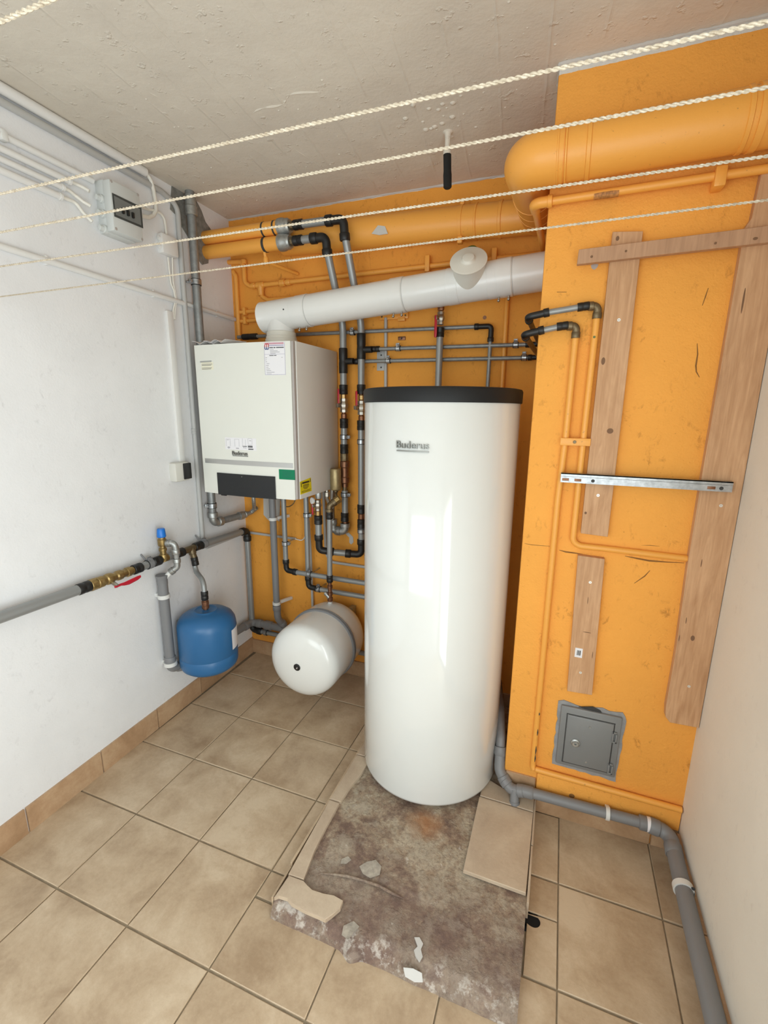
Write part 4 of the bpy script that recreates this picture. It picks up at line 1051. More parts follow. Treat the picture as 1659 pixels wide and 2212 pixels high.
# return: from the lower orange main down to the dirt separator
r_ = thing('heating_pipe', 'grey riser from the lower orange main, left-hand one of the two beside the boiler', 'pipe', (.388, PY, 1.5), 'pair of vertical heating pipes')
main(r_, LZ, .118)
obj('dark_band', M().lathe((.020, 1.40, LZ), (1, 0, 0), [(0, .0336), (0, .0355), (.013, .0355), (.013, .0336)], 24), 'line_dark', r_)
obj('union', M().lathe((.110, 1.40, LZ), (1, 0, 0), [(0, .034), (.003, .040), (.014, .041), (.030, .040), (.040, .036), (.055, .036), (.058, .033), (.066, .030)], 20), 'galvanized', r_, ang=25)
nut(r_, (.188, 1.40, LZ), (1, 0, 0), .024, .022, 'brass_dark', 'nut', 8)
sleeve(r_, (.218, 1.40, LZ), (1, 0, 0), .05, .0235)
pipe(r_, [(.235, 1.40, LZ), (.30, 1.40, LZ)], .0185, 'pipe_grey')
elbow(r_, (.290, 1.40, LZ), (.372, 1.402, LZ), (.374, 1.412, LZ - .085), .021)
pipe(r_, [(.374, 1.410, LZ - .06), (.388, PY, 2.10), (.388, PY, 1.765)], .0185, 'pipe_grey', .25, label='grey riser')
pipe(r_, [(.389, PY, 1.583), (.389, PY, 1.442)], .0185, 'pipe_grey')
pipe(r_, [(.390, PY, 1.205), (.391, PY, 1.04)], .0185, 'pipe_grey')
pipe(r_, [(.391, PY, 1.25), (.390, PY, 1.19)], .0135, 'brass_dark', name='copper_tail')
pipe(r_, [(.389, PY, 1.765), (.389, PY, 1.583)], .0125, 'copper', name='copper_tail')
pipe(r_, [(.389, PY, 1.442), (.390, PY, 1.37)], .0125, 'copper', name='copper_tail')
sleeve(r_, (.388, PY, 1.915), (0, 0, 1), .130, .0235, name='tee')
obj('tee_branch', M().cyl((.39, PY, 1.912), (.448, PY, 1.912), .0165, 16), 'black_plastic', r_)
sleeve(r_, (.388, PY, 1.765), (0, 0, 1), .050, .0235)
nut(r_, (.388, PY, 1.728), (0, 0, 1), .028, .017, 'brass_bright', 'nut', 8)
ball_valve(r_, (.389, PY, 1.680), (0, 0, 1), .0205, (0, 0, 1), .088, (-.55, -.85, 0), lift=.034)
nut(r_, (.389, PY, 1.622), (0, 0, 1), .03, .017, 'copper', 'nut', 8)
for z in (1.583, 1.442, 1.048): sleeve(r_, (.389, PY, z), (0, 0, 1), .052, .0235)
clamp(r_, (.389, PY, 1.508), (0, 0, 1), .0185, (1, -.1, 0), (.389, WB, 1.508))
clamp(r_, (.390, PY, 1.180), (0, 0, 1), .0185, (1, -.1, 0), (.390, WB, 1.180))
nut(r_, (.389, PY, 1.395), (0, 0, 1), .05, .024, 'brass_dark', 'union', 8)
obj('separator_body', M().lathe((.392, PY, 1.226), (0, 0, 1), [(0, .018), (.02, .018), (.025, .025), (.055, .026), (.06, .022), (.11, .022), (.115, .027), (.145, .027), (.15, .02)], 16), 'copper', r_, ang=25)
sep_c = (.352, 1.512, 1.208)
obj('dirt_canister', M().lathe(sep_c, (0, 0, 1), [(0, .020), (.006, .030), (.012, .0325), (.118, .0325), (.124, .030), (.126, .001)], 28), 'dirt_sep', r_, label='matt brass dirt separator canister')
obj('drain_tap', M().lathe((.352, 1.512, 1.212), (0, 0, -1), [(0, .012), (.010, .014), (.018, .008), (.034, .008), (.036, .011), (.042, .011)], 10), 'brass_dark', r_)
nut(r_, (.391, PY, 1.020), (0, 0, 1), .024, .016, 'copper', 'nut', 8)
elbow(r_, (.391, PY, 1.012), (.391, PY, .962), (.335, 1.545, .962), .0235, 'galvanized', collar=1.2)
nut(r_, (.342, 1.545, .962), (1, 0, 0), .022, .027, 'galvanized', 'nut', 8)
elbow(r_, (.345, 1.545, .962), (.316, 1.545, .965), (.314, 1.54, 1.03), .021, 'galvanized')
pipe(r_, [(.314, 1.54, 1.02), (.314, 1.54, BZ0 + .002)], .013, 'chrome', name='boiler_tail')

# expansion line
e = thing('expansion_pipe', 'grey pipe coming down from the boiler onto the white expansion vessel', 'pipe', (.349, 1.43, .57))
obj('tank_socket', M().lathe((EX, 1.43, .534), (0, 0, 1), [(0, .020), (.016, .020), (.018, .013), (.03, .012)], 16), 'plaster_chip', e)
obj('vessel_valve', M().lathe((EX, 1.43, .555), (0, 0, 1), [(0, .012), (.012, .012), (.014, .0165), (.034, .0165), (.037, .012), (.048, .012), (.05, .016), (.066, .016), (.068, .012), (.09, .012), (.092, .0155), (.108, .0155), (.11, .011), (.128, .011)], 10), 'copper', e, ang=25)
obj('galvanized_elbow', M().tube(fillet([(EX - .030, 1.428, .612), (EX - .012, 1.425, .600), (EX, 1.43, .572)], .02), .012, 12), 'galvanized', e)
sleeve(e, (EX, 1.43, .705), (0, 0, 1), .042, .0185)
pipe(e, [(.347, 1.43, .69), (.352, 1.43, 1.075)], .0152, 'pipe_grey')
sleeve(e, (.352, 1.43, 1.083), (0, 0, 1), .048, .0195)
elbow(e, (.352, 1.43, 1.10), (.352, 1.43, 1.135), (.380, 1.450, 1.158), .018, 'brass_dark')
nut(e, (.388, 1.456, 1.165), (.028, .02, .023), .034, .023, 'brass', 'nut', 8)
pipe(e, [(.356, 1.440, 1.125), (.318, 1.465, 1.17), (.318, 1.47, BZ0 + .002)], .0095, 'chrome', .02, name='boiler_tail')
nut(e, (.318, 1.469, 1.19), (0, 0, 1), .03, .0155, 'chrome', 'union', 8)

# two pipes from the boiler to the cylinder, low down
for nm, lab, x, zt, zb, zr, yy, xc, base in (
    ('cylinder_pipe', 'upper of the two low grey pipes running from under the boiler behind the white cylinder', .016, 1.21, .735, .687, 1.49, .150, 1),
    ('cylinder_pipe', 'lower of the two low grey pipes running from under the boiler behind the white cylinder', .154, 1.21, .648, .590, 1.515, .205, 2)):
    t = thing(nm, lab, 'pipe', (x, yy, zr), 'low pipes to the cylinder')
    pipe(t, [(x, yy, BZ0 + .002), (x, yy, zr + .03)], .0152, 'pipe_grey', label='vertical length')
    elbow(t, (x, yy, zr + .072), (x + .002, yy, zr + .004), (x + .075, yy, zr), .0165)
    pipe(t, [(x + .05, yy, zr), (.98, yy, zr - .006)], .0152, 'pipe_grey')
    if base == 1: clamp(t, (x, yy, .862), (0, 0, 1), .0152, (1, 0, 0), (x, WB, .862)); clamp(t, (xc + .03, yy, zr), (1, 0, 0), .0152, (0, -.2, 1), (xc + .03, WB, zr))
    else: clamp(t, (x + .001, yy, 1.045), (0, 0, 1), .0152, (1, 0, 0), (x, WB, 1.045)); clamp(t, (xc + .02, yy, zr), (1, 0, 0), .0152, (0, -.2, 1), (xc + .02, WB, zr))
# thin conduits on the lower back wall
t = thing('cable_conduit', 'pale grey conduit straight down the back wall behind the white expansion vessel', 'conduit', (.13, 1.56, .4))
pipe(t, [(.130, 1.56, BZ0 + .01), (.134, 1.585, .80), (.136, 1.598, .20)], .0082, 'conduit_grey', .2)
t = thing('cable_conduit', 'pale grey conduit that bends right above the low pipes towards the white cylinder', 'conduit', (.23, 1.57, .77))
pipe(t, [(.232, 1.585, BZ0 + .01), (.236, 1.597, .80), (.262, 1.600, .742), (1.0, 1.600, .735)], .0088, 'conduit_grey', .05)
t = thing('cable_conduit', 'thin pale conduit running round the left corner just below the grey water pipe', 'conduit', (-.2, 1.59, .88))
pipe(t, [(lw(1.22) + .011, 1.22, .868), (lw(1.59) + .011, 1.598, .868), (.02, 1.600, .862)], .0082, 'conduit_grey', .02)
t = thing('cable', 'thin dark cable hanging in a loop under the boiler', 'cable', (.02, 1.50, 1.2))
pipe(t, [(-.045, 1.54, BZ0 + .003), (-.050, 1.54, 1.165), (-.025, 1.535, 1.095), (.016, 1.53, 1.075), (.055, 1.535, 1.10), (.078, 1.54, 1.15), (.078, 1.54, BZ0 + .003)], .0032, 'brass_dark', .05, name='sheath', seg=8)
t = thing('cable', 'thin white cable leaving the corner conduit and turning up under the boiler', 'cable', (.06, 1.59, .87))
pipe(t, [(.015, 1.600, .862), (.075, 1.598, .855), (.100, 1.592, .90), (.102, 1.575, BZ0 + .004)], .0034, 'cable_white', .05, name='sheath', seg=8)

# ================================================================= grey pipes across the upper back wall
HY = 1.572
h = thing('hot_water_pipe', 'dark grey pipe across the back wall turning down behind the black cylinder lid', 'pipe', (.5, HY, 2.06))
pipe(h, [(-.31, HY, 2.069), (1.12, HY, 2.057)], .0098, 'steel_painted')
sleeve(h, (-.225, HY, 2.068), (1, 0, 0), .10, .017, name='tee')
elbow(h, (1.085, HY, 2.057), (1.166, HY, 2.056), (1.165, HY, 1.985), .0125)
pipe(h, [(1.165, HY, 2.0), (1.160, HY, .70)], .0098, 'steel_painted')
for x in (-.09, .434): clamp(h, (x, HY, 2.066 - .0085 * (x + .3)), (1, 0, 0), .0098, (0, -.6, 1), (x, WB, 2.062))
def toward(lab, x0, z, xe, ze, xt, zt, xd, ye, far):
    t = thing('circulation_pipe', lab, 'pipe', (1.3, HY, z), 'two circulation pipes to the chimney')
    pipe(t, [(x0, HY, z), (xe, HY, z - .006)], .0098, 'steel_painted')
    sleeve(t, (x0 + .022, HY, z), (1, 0, 0), .045, .0155)
    return t
YF = .925
t1 = toward('upper thin grey pipe coming round the chimney corner into the right orange drop', .545, 1.972, 1.33, 0, 0, 0, 0, 0, 0)
clamp(t1, (.694, HY, 1.971), (1, 0, 0), .0098, (0, -.5, 1), (.694, WB, 1.971)); clamp(t1, (1.285, HY, 1.966), (1, 0, 0), .0105, (0, -.5, 1), (1.285, WB, 1.966))
elbow(t1, (1.33, HY, 1.966), (1.392, HY, 1.966), (1.392, 1.50, 1.967), .0115)
pipe(t1, [(1.392, 1.53, 1.966), (1.386, YF + .05, 1.969)], .0098, 'brass_dark', label='length darkened by painted shade')  # shade beside the chimney is put into this length's dark colour
elbow(t1, (1.385, YF + .062, 1.970), (1.384, YF, 1.971), (1.452, YF, 1.983), .0115)
pipe(t1, [(1.43, YF, 1.980), (1.575, YF + .012, 1.998)], .0098, 'pipe_grey')
sleeve(t1, (1.556, YF + .010, 1.9955), (1, .08, .10), .036, .0135)
elbow(t1, (1.572, YF + .013, 1.996), (1.600, .945, 1.996), (1.600, .947, 1.958), .0125, 'brass_dark', collar=1.15)
pipe(t1, [(1.600, .948, 1.968), (1.5975, .949, 1.57), (1.597, .950, 1.20), (1.618, .953, 1.183), (1.70, .955, 1.182), (1.97, .958, 1.176)], .0112, 'orange_paint', .05, name='orange_drop', label='orange painted drop with a bend to the right')
obj('paint_chip', M().lathe((1.5985, .938, 1.90), (0, -1, 0), [(0, .004), (.001, .004), (.001, .001)], 8), 'green_cap', t1)
t2 = toward('lower thin grey pipe coming round the chimney corner into the left orange drop', .445, 1.912, 1.35, 0, 0, 0, 0, 0, 0)
clamp(t2, (.640, HY, 1.911), (1, 0, 0), .0098, (0, -.5, 1), (.640, WB, 1.911)); clamp(t2, (1.328, HY, 1.907), (1, 0, 0), .0105, (0, -.5, 1), (1.328, WB, 1.907))
elbow(t2, (1.345, HY, 1.907), (1.396, HY, 1.907), (1.396, 1.50, 1.909), .0115)
pipe(t2, [(1.396, 1.53, 1.908), (1.378, YF + .05, 1.914)], .0098, 'brass_dark', label='length darkened by painted shade')  # dark colour again stands in for the shade beside the chimney
elbow(t2, (1.378, YF + .062, 1.914), (1.375, YF, 1.915), (1.440, YF, 1.928), .0115)
pipe(t2, [(1.42, YF, 1.924), (1.51, YF + .010, 1.940)], .0098, 'pipe_grey')
sleeve(t2, (1.497, YF + .008, 1.938), (1, .08, .10), .036, .0135)
elbow(t2, (1.512, YF + .012, 1.938), (1.541, .945, 1.938), (1.541, .947, 1.90), .0125, 'brass_dark', collar=1.15)
pipe(t2, [(1.541, .948, 1.91), (1.540, .949, 1.57), (1.533, .951, 1.35), (1.533, .953, .88), (1.533, .955, .222)], .0112, 'orange_paint', name='orange_drop', label='orange painted drop')
for zc_, l_ in ((.385, .030), (.300, .040), (.262, .034), (.47, .014)):
    obj('paint_chip', M().tube([(1.5385, .9455, zc_ - l_ / 2), (1.5392, .9448, zc_), (1.5385, .9455, zc_ + l_ / 2)], [.001, .0028, .001], 8), 'line_dark', t2)
obj('bare_end', M().tube([(1.533, .955, .230), (1.533, .953, .214), (1.537, .950, .206)], .0115, 14), 'orange_paint', t2)
cl = thing('pipe_clip', 'orange double clip holding the two orange pipes on the chimney', 'clip', (1.57, .94, 1.55))
cm = M(); cm.box((1.572, .936, 1.557), (.098, .006, .026), .002)
for x in (1.541, 1.597): cm.lathe((x, .950, 1.544), (0, 0, 1), [(0, .0115), (0, .0150), (.026, .0150), (.026, .0115)], 20)
obj('bracket', cm, 'orange_paint', cl)
obj('screw', M().lathe((1.570, .9335, 1.557), (0, -1, 0), [(0, .006), (.003, .005), (.003, .001)], 10), 'brass_dark', cl)
st = thing('orange_pipe', 'orange painted pipe along the foot of the chimney just above the grey drain', 'pipe', (1.8, .95, .2))
pipe(st, [(1.545, .953, .206), (1.60, .951, .206), (2.07, .951, .200)], .0118, 'orange_paint')

cw = thing('cylinder_riser', 'grey vertical pipe with a red lever valve rising behind the black lid of the cylinder', 'pipe', (.921, HY, 1.8))
pipe(cw, [(.921, 1.545, .70), (.921, 1.545, 2.02)], .0170, 'pipe_grey')
sleeve(cw, (.921, 1.545, 2.035), (0, 0, 1), .045, .0205)
ball_valve(cw, (.921, 1.545, 2.100), (0, 0, 1), .0165, (0, 0, -1), .092, (-.45, -.9, 0), lift=.034)
nut(cw, (.921, 1.545, 2.155), (0, 0, 1), .04, .017, 'copper', 'union', 8)
pipe(cw, [(.921, 1.545, 2.14), (.921, 1.545, 2.27), (.921, 1.60, 2.29)], .013, 'copper', .04)
t = thing('orange_pipe', 'thin orange pipe straight down the back wall right of the black cylinder lid', 'pipe', (1.23, 1.59, 1.9))
pipe(t, [(1.228, 1.597, 2.357), (1.237, 1.597, .3)], .0115, 'orange_paint')
t = thing('cable_conduit', 'pale vertical conduit on the back wall just left of the black cylinder lid', 'conduit', (.615, 1.59, 1.9))
pipe(t, [(.612, 1.602, 2.13), (.624, 1.602, .72)], .0085, 'conduit_grey')
t = thing('mounting_plate', 'small pale metal plate screwed to the back wall behind the thin grey pipes', 'plate', (.58, 1.61, 1.92))
obj('plate', M().span((.560, 1.6085, 1.865), (.612, 1.613, 1.975), .0015), 'conduit_grey', t)
for z in (1.882, 1.945): obj('screw', M().lathe((.585, 1.609, z), (0, -1, 0), [(0, .005), (.002, .004), (.002, .001)], 10), 'line_dark', t)
t = thing('pipe_bracket', 'orange painted bracket on the back wall under the white flue pipe', 'bracket', (.66, 1.6, 2.1))
bm_ = M(); bm_.span((.575, 1.600, 2.120), (.735, 1.614, 2.148), .003); bm_.span((.68, 1.592, 2.108), (.72, 1.614, 2.125), .003)
obj('bracket', bm_, 'orange_paint', t)
for x in (.590, .720): obj('screw_hole', M().lathe((x, 1.600, 2.136), (0, -1, 0), [(0, .005), (.001, .004), (.001, .001)], 10), 'brass_dark', t)
t = thing('metal_clip', 'small bare metal clip on the back wall above the thin grey pipes', 'clip', (.70, 1.6, 2.02))
hk = M(); hk.span((.680, 1.604, 2.016), (.720, 1.613, 2.034), .002)
obj('clip', hk, 'copper', t)
obj('screw', M().lathe((.70, 1.604, 2.025), (0, -1, 0), [(0, .005), (.003, .004), (.003, .001)], 10), 'line_dark', t)
t = thing('round_plug', 'small dark round wall plug right of the thin grey pipes below the flue', 'plug', (1.12, 1.61, 2.1))
obj('plug', M().lathe((1.1249, 1.612, 2.1038), (0, -1, 0), [(0, .009), (.002, .009), (.002, .001)], 14), 'copper', t)
t = thing('green_plug', 'dark green round plug peeking out above the inspection cap of the white flue', 'plug', (1.05, 1.5, 2.5))
gc = V((1.067, 1.52, 2.3676))
obj('knob_cap', M().lathe(gc + Vector((0, .03, -.01)), (0, -1, .15), [(0, .030), (.03, .034), (.05, .034), (.055, .028), (.055, .001)], 24), 'green_cap', t)
obj('cap_stem', M().cyl(gc + Vector((0, .03, -.01)), gc + Vector((0, .10, -.02)), .012, 12), 'orange_paint', t)

# ================================================================= orange painted duct and gas line
DZ = 2.507; DR = .072; DY = 1.532
t = thing('ventilation_duct', 'thick orange painted duct along the back wall that bends round the front of the chimney', 'duct', (1.0, DY, DZ))
zf = 2.4051
path = [(.055, DY, 2.531), (.60, DY, 2.517), (1.355, DY, 2.493)]
obj('duct_tube', M().tube([V(p) for p in path], DR, 40), 'orange_paint', t)
DYF = .868
zc = 2.414
obj('elbow', M().tube(fillet([(1.335, DY, 2.494), (1.352, DY - .0, 2.492), (1.352, 1.16, 2.45), (1.352, DYF, zc), (1.46, DYF, zc)], .095, 14), DR + .002, 40), 'orange_paint', t)
obj('duct_tube', M().tube([(1.44, DYF, zc), (2.09, DYF, zc + .012)], DR, 40), 'orange_paint', t)
def dring(c, d, w=.012, h=.004): return obj('joint_ring', M().lathe(c, d, [(0, DR), (.002, DR + h), (w - .002, DR + h), (w, DR)], 40), 'orange_paint', t)
for x in (1.075, 1.18): dring((x, DY, 2.517 - (x - .6) * .0318), (1, 0, -.03), .010 if x < 1.1 else .016)
for x in (1.440, 1.462): dring((x, DYF, zc), (1, 0, .02), .008)
for x in (1.52, 1.90, 1.985): dring((x, DYF, zc + (x - 1.44) * .0185), (1, 0, .02), .014, .003)
for y in (1.40, 1.30, 1.20): dring((1.352, y, 2.485 - (1.45 - y) * .115), (0, -1, -.12), .020, .005)
clp = M(); 
for x in (1.012,):
    clp.lathe((x - .008, DY, 2.504), (1, 0, -.03), [(0, DR), (.001, DR + .003), (.015, DR + .003), (.016, DR)], 40); clp.box((x, DY - .01, 2.504 + DR + .012), (.018, .02, .03), .003); clp.box((x, DY - .03, 2.504 - DR - .008), (.022, .03, .03), .003)
obj('duct_clip', clp, 'orange_paint', t)
clp = M(); clp.lathe((1.925, DYF, zc + .009), (1, 0, .02), [(0, DR), (.001, DR + .004), (.018, DR + .004), (.019, DR)], 40); clp.box((1.935, .93, zc + .01), (.02, .07, .05), .003)
obj('duct_clip', clp, 'orange_paint', t)
obj('paint_flake', M().prism([(0.5886, 1.461, 2.4851), (0.6219, 1.461, 2.5173), (0.6574, 1.461, 2.5092), (0.6719, 1.461, 2.4758), (0.6293, 1.461, 2.4745)], (0, -.0025, 0)), 'plaster_chip', t)

gz = 2.3215; gy = .935
t = thing('gas_line', 'thin orange pipe across the chimney under the thick duct and back along the rear wall', 'pipe', (1.6, gy, gz))
pipe(t, [(2.074, gy, gz + .005), (1.378, gy, gz - .003), (1.382, 1.585, 2.357), (1.30, 1.588, 2.357), (-.147, 1.588, 2.343), (-.215, 1.588, 2.343), (-.253, 1.588, 2.365), (-.253, 1.588, 2.476), (lw(1.58) - .01, 1.588, 2.482)], .0125, 'orange_paint', .035, seg=14)
obj('elbow', M().tube(fillet([(1.425, gy, gz - .002), (1.376, gy, gz - .003), (1.378, 1.0, gz + .001)], .026), .0165, 16), 'orange_paint', t)
obj('elbow_collar', M().lathe((1.418, gy, gz - .002), (1, 0, 0), [(0, .017), (.002, .019), (.014, .019), (.016, .015)], 18), 'orange_paint', t)
for x, w, r in ((-.147, .050, .0175), (.0, .032, .020), (.038, .026, .0175), (-.195, .026, .0165)):
    obj('fitting', M().lathe((x - w / 2, 1.588, 2.3435), (1, 0, .01), [(0, r * .9), (.003, r), (w - .003, r), (w, r * .9)], 10), 'orange_paint', t, ang=25)
pipe(t, [(-.147, 1.588, 2.343), (-.143, 1.588, 2.285), (-.10, 1.590, 2.262), (.60, 1.592, 2.268)], .0115, 'orange_paint', .03, name='branch')
obj('branch_fitting', M().lathe((-.146, 1.588, 2.345), (.03, 0, -1), [(0, .018), (.030, .018), (.032, .0165), (.058, .0165)], 12), 'orange_paint', t)
obj('elbow_collar', M().lathe((-.253, 1.588, 2.462), (0, 0, 1), [(0, .0165), (.022, .0165)], 14), 'orange_paint', t)
for x, z in ((.838, 2.357), (1.16, 2.357)):
    obj('pipe_clip', M().box((x, 1.580, z + .004), (.024, .030, .075), .004), 'orange_paint', t)
q = 1.87; obj('pipe_clip', M().span((q, gy - .018, gz - .030), (q + .030, .968, gz + .024), .005), 'orange_paint', t)
obj('scorch_mark', M().lathe((1.555, gy - .0002, gz - .0035), (1, 0, 0), [(0, .0120), (.02, .0127), (.05, .0127), (.07, .0120)], 14), 'scorch', t)
t = thing('orange_pipe', 'short orange pipe with a tap sloping from the lower orange main to the back wall', 'pipe', (.02, 1.5, 2.4))
pipe(t, [(.018, 1.40, LZ - .030), (.020, 1.41, LZ - .075), (.09, 1.60, 2.385)], .0088, 'orange_paint', .015)
obj('tap', M().lathe((.020, 1.408, LZ - .055), (0, 0, -1), [(0, .012), (.010, .015), (.026, .013), (.030, .008)], 12), 'orange_paint', t)
t = thing('orange_pipe', 'orange vertical pipe in the left corner above the boiler', 'pipe', (-.31, 1.585, 2.2))
pipe(t, [(-.330, 1.588, 2.43), (-.312, 1.588, 2.405), (-.312, 1.588, 1.98)], .0118, 'orange_paint', .02)
for z, lab in ((2.210, 'upper of the two short orange pipes beside the bend of the white flue'), (2.160, 'lower of the two short orange pipes beside the bend of the white flue')):
    t = thing('orange_pipe', lab, 'pipe', (-.2, 1.59, z), 'short orange pipes behind the flue bend')
    pipe(t, [(-.300, 1.596, z), (.16, 1.596, z + .004)], .0108, 'orange_paint')
    obj('clip', M().box((-.262, 1.588, z), (.018, .026, .04), .003), 'orange_paint', t)

# ================================================================= chimney front
def board(name, label, poly, y0, y1, mat, group=None, screws=(), marks=(), cat='board'):
    t = thing(name, label, cat, (sum(p[0] for p in poly) / len(poly), y1, min(p[1] for p in poly)), group)
    o = obj('plank', M().prism([(x, y0, z) for x, z in poly], (0, y1 - y0, 0)), mat, t, ang=20)
    bv = o.modifiers.new('bevel', 'BEVEL'); bv.width = .0015; bv.segments = 2; bv.limit_method = 'ANGLE'
    for x, z in screws: obj('screw', M().lathe((x, y0 + .001, z), (0, -1, 0), [(0, .0055), (.0018, .005), (.0018, .0018), (.0008, .001)], 12), 'screw_zinc', t)
    for x, z, rx, rz in marks:
        pts = [(x + rx * math.cos(a), y0 + .0004, z + rz * math.sin(a)) for a in [2 * PI * k / 14 for k in range(14)]]
        obj('knot', M().prism(pts, (0, -.0009, 0)), 'knot', t)
    return t
board('timber_board', 'long upright wooden board on the chimney, left one of the tall pair', [(1.620, 1.233), (1.709, 1.229), (1.708, 1.70), (1.7055, 2.203), (1.620, 2.211)], .940, .966, 'wood', None,
      [(1.666, 1.9494), (1.663, 1.375)],
      [(1.636, 2.19, .005, .007), (1.6776, 1.597, .010, .009), (1.6292, 1.309, .004, .005), (1.6329, 1.8236, .006, .012)])
board('timber_board', 'short upright wooden board with a barcode sticker above the grey cleanout door', [(1.632, .600), (1.720, .604), (1.708, 1.147), (1.619, 1.150)], .940, .966, 'wood', None,
      [(1.6694, 1.0535), (1.6713, 0.6888)],
      [(1.6686, 0.983, .0012, .014), (1.7053, 0.7699, .0012, .014), (1.6777, 0.857, .014, .0015)])
lbl = [o for o in COL.objects if o.get('label', '').startswith('short upright wooden')][0]
px_, pz_ = 1.6572, 0.7692
sk_ = obj('barcode_sticker', M().span((px_ - .013, .9388, pz_ - .019), (px_ + .013, .941, pz_ + .019)), 'sticker_white', lbl)
bcm = M()
for k, w_ in enumerate((.0012, .0006, .0016, .0006, .001, .0018, .0006)): bcm.span((px_ - .006 + k * .002, .9380, pz_ - .010), (px_ - .006 + k * .002 + w_, .9390, pz_ + .010))
obj('barcode', bcm, 'print_black', sk_)
board('timber_board', 'tall wide wooden board against the right wall, beside the orange chimney', [(1.984, .560), (2.0735, .563), (2.0735, 2.32), (1.986, 2.32), (1.980, 2.205), (1.967, 2.18), (1.966, 2.06), (1.960, 1.46), (1.960, 1.18), (1.966, .82), (1.963, .62), (1.967, .58)], .938, .966, 'wood', None,
      [(2.0247, 1.3688), (2.0225, 0.717)],
      [(1.9925, 1.9842, .0025, .036), (2.0092, 0.9, .006, .010), (1.9983, 1.171, .0014, .014), (1.982, 0.9608, .0014, .012), (1.9701, 0.8923, .0014, .012), (2.1346, .70, .004, .005)])
board('timber_batten', 'horizontal wooden batten across the tops of the two tall boards on the chimney', [(1.524, 2.120), (1.70, 2.124), (2.07, 2.132), (2.07, 2.176), (1.70, 2.167), (1.526, 2.163)], .917, .939, 'wood_grey', None, (),
      [(1.5657, 2.1383, .004, .004), (1.6622, 2.1447, .0035, .0035), (1.8958, 2.1423, .0035, .0035), (1.9912, 2.1442, .006, .004)], cat='batten')
# zinc mounting rail: a channel with slots
t = thing('mounting_rail', 'horizontal galvanized mounting rail screwed across the two boards on the chimney', 'rail', (1.78, .93, 1.42))
rm = M()
rm.span((1.536, .934, 1.417), (2.041, .937, 1.449)); rm.span((1.536, .916, 1.446), (2.041, .937, 1.4495)); rm.span((1.536, .916, 1.417), (2.041, .937, 1.4195)); rm.span((1.536, .916, 1.4385), (2.041, .918, 1.4495)); rm.span((1.536, .9165, 1.417), (2.041, .9175, 1.4375))
obj('channel', rm, 'zinc', t, ang=20)
sm = M()
for x in (1.552, 1.592, 1.985): 
    sm.box((x, .9160, 1.4275), (.022, .0015, .009), .0005)
obj('slots', sm, 'copper', t)
for x in (1.640, 2.012): obj('screw', M().lathe((x, .9165, 1.4275), (0, -1, 0), [(0, .006), (.002, .005), (.002, .001)], 10), 'line_dark', t)
# cleanout door set in fresh mortar
t = thing('cleanout_door', 'square grey metal chimney cleanout door set in rough grey mortar', 'hatch', (1.727, .955, .26))
rr = random.Random(11); mp = []
corners = [(1.606, .246), (1.842, .240), (1.848, .530), (1.832, .545), (1.790, .538), (1.764, .548), (1.70, .533), (1.625, .545), (1.607, .535)]
for i in range(len(corners)):
    a, b_2 = corners[i], corners[(i + 1) % len(corners)]; n_ = max(1, int(math.dist(a, b_2) / .02))
    for k in range(n_): mp.append((a[0] + (b_2[0] - a[0]) * k / n_ + rr.uniform(-.003, .003), .9660, a[1] + (b_2[1] - a[1]) * k / n_ + rr.uniform(-.003, .003)))
obj('mortar_surround', M().prism(mp, (0, -.005, 0)), 'mortar', t, ang=20)
obj('frame', M().span((1.618, .950, .262), (1.834, .968, .527), .004), 'door_grey', t)
dp = obj('door_panel', M().span((1.643, .945, .280), (1.810, .960, .496), .006), 'door_grey', t)
gm = M()
for a, b_2 in (((1.640, .9493, .277), (1.643, .9503, .499)), ((1.810, .9493, .277), (1.813, .9503, .499)), ((1.640, .9493, .277), (1.813, .9503, .280)), ((1.640, .9493, .496), (1.813, .9503, .499))): gm.span(a, b_2)
obj('gap_line', gm, 'line_dark', t)
obj('lock_boss', M().lathe((1.682, .946, .379), (0, -1, 0), [(0, .018), (.004, .017), (.007, .012), (.010, .011), (.010, .004), (.004, .003)], 24), 'galvanized', dp)
for x, z in ((1.727, .462), (1.728, .305)): obj('rivet', M().lathe((x, .9455, z), (0, -1, 0), [(0, .005), (.002, .004), (.002, .001)], 12), 'zinc', dp)
for z in (.445, .305):
    hm2 = M(); hm2.span((1.806, .942, z - .026), (1.812, .949, z + .020), .001); hm2.span((1.812, .942, z - .026), (1.824, .949, z - .020), .001); hm2.span((1.818, .942, z - .026), (1.824, .949, z + .012), .001); hm2.span((1.804, .942, z + .014), (1.822, .949, z + .020), .001)
    obj('hinge', hm2, 'door_grey', t)
obj('rough_edge', M().prism([(1.680, .9605, .531), (1.765, .9605, .524), (1.758, .9605, .535), (1.73, .9605, .545)], (0, -.003, 0)), 'line_dark', t)

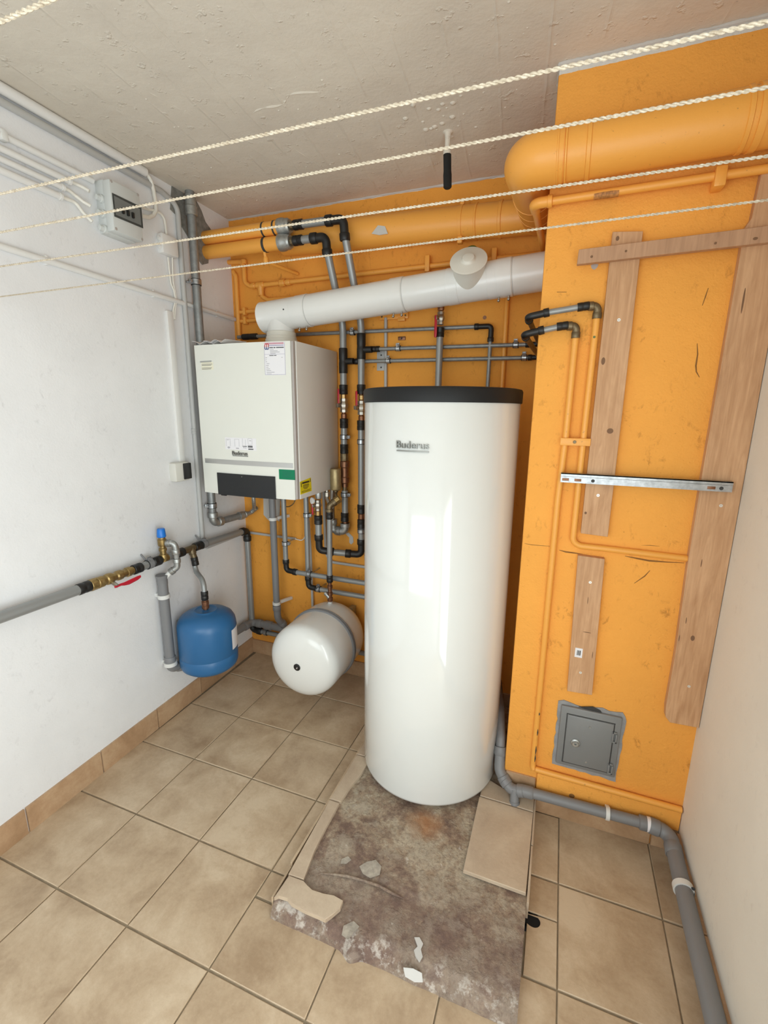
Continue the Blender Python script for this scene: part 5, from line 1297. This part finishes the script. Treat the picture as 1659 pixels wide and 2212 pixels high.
# grey drain round the foot of the chimney and along the right wall
t = thing('drain_pipe', 'grey plastic drain from behind the cylinder along the chimney foot and right wall', 'drain pipe', (1.8, .92, .12))
dr = .0205
pipe(t, [(1.335, 1.30, .36), (1.372, 1.12, .325), (1.392, 1.02, .265), (1.396, .985, .205)], dr, 'drain_grey', .06)
elbow(t, (1.394, 1.00, .235), (1.400, .960, .150), (1.432, .935, .118), .0225, 'drain_grey', collar=1.14, bend=.05)
elbow(t, (1.425, .938, .125), (1.458, .918, .104), (1.505, .916, .118), .0225, 'drain_grey', collar=1.14, bend=.04)
obj('stub', M().lathe((1.470, .914, .115), (.1, -.35, -1), [(0, .018), (.045, .0185), (.047, .021), (.058, .021)], 18), 'drain_grey', t)
obj('socket', M().lathe((1.495, .918, .1165), (1, 0, .02), [(0, .023), (.004, .0245), (.045, .0245), (.05, .021)], 20), 'drain_grey', t)
pipe(t, [(1.49, .918, .117), (1.985, .918, .126)], dr, 'drain_grey', seg=20)
obj('socket', M().lathe((1.930, .918, .125), (1, 0, .02), [(0, .021), (.004, .0265), (.05, .0265), (.054, .024)], 22), 'drain_grey', t)
obj('sticker', M().lathe((1.957, .918, .1255), (1, 0, .02), [(0, .0268), (.020, .0268)], 22), 'sticker_white', t)
zr_ = [0.1004, 0.1445, 0.1442]
elbow(t, (1.965, .918, .1255), (2.036, .916, .116), (2.036, .830, .105), .0265, 'drain_grey', collar=1.10, bend=.04)
pipe(t, [(2.037, .86, .108), (2.037, .34, .098), (2.037, -.54, .088)], .0265, 'drain_grey', seg=24)
cq = (1.8206, 0.918, 0.1333)
plastic_clip(t, (1.822, .918, .1235), (1, 0, .02), .0205, (1.822, .957, .1235), .014)
plastic_clip(t, (2.037, .705, .105), (0, 1, 0), .0265, (2.066, .705, .105), .020)
obj('clip_screw', M().lathe((2.060, .693, .130), (-.3, -1, 0), [(0, .006), (.002, .005), (.002, .001)], 10), 'line_dark', t)

# ================================================================= ceiling hook and clothes lines
t = thing('ceiling_stub', 'short black foam-covered rod hanging from the ceiling above the flue', 'hanger', (1.014, 1.20, 2.6))
obj('plaster_foot', M().lathe((1.014, 1.20, CZ + .001), (0, 0, -1), [(0, .022), (.006, .014), (.018, .011), (.060, .010), (.066, .016), (.078, .016), (.082, .008)], 12), 'ceiling_paint', t)
obj('foam_sleeve', M().lathe((1.014, 1.20, 2.638), (.05, 0, -1), [(0, .013), (.004, .0155), (.060, .0150), (.075, .0165), (.118, .0160), (.122, .012), (.122, .001)], 14), 'foam_black', t)
def rope(y0, y1, z, label, sag=.0):
    m = M(); x0, x1 = lw(y0) - .005, 2.080; n = 1300; turns = (x1 - x0) / .015
    for s in (0, 1):
        pts = []
        for k in range(n + 1):
            f_ = k / n; a = 2 * PI * turns * f_ + s * PI
            pts.append(V((x0 + (x1 - x0) * f_, y0 + (y1 - y0) * f_ +   .00105 * math.cos(a), z - sag * 4 * f_ * (1 - f_) +   .00105 * math.sin(a))))
        m.tube(pts, .00125, 6)
    return tag(obj('clothesline_rope', m, 'rope_fibre'), label, 'rope', 'clotheslines under the ceiling')
RZ = 2.0
ro = rope(-0.4597, -0.4597, RZ, 'clothesline rope crossing only the top left corner, nearest the door')
rope(-0.2473, -0.2224 + .004, RZ, 'topmost clothesline rope that ends at the top edge of the orange chimney on the right')
rope(-0.128, -0.1188, RZ, 'second long clothesline rope from the top, crossing the grey junction box window')
rope(0.0181, 0.0484, RZ, 'third long clothesline rope from the top, crossing the thick duct below its bend')
rope(0.2316 + .006, 0.2008, RZ, 'lowest clothesline rope, passing just above the wooden batten on the chimney')
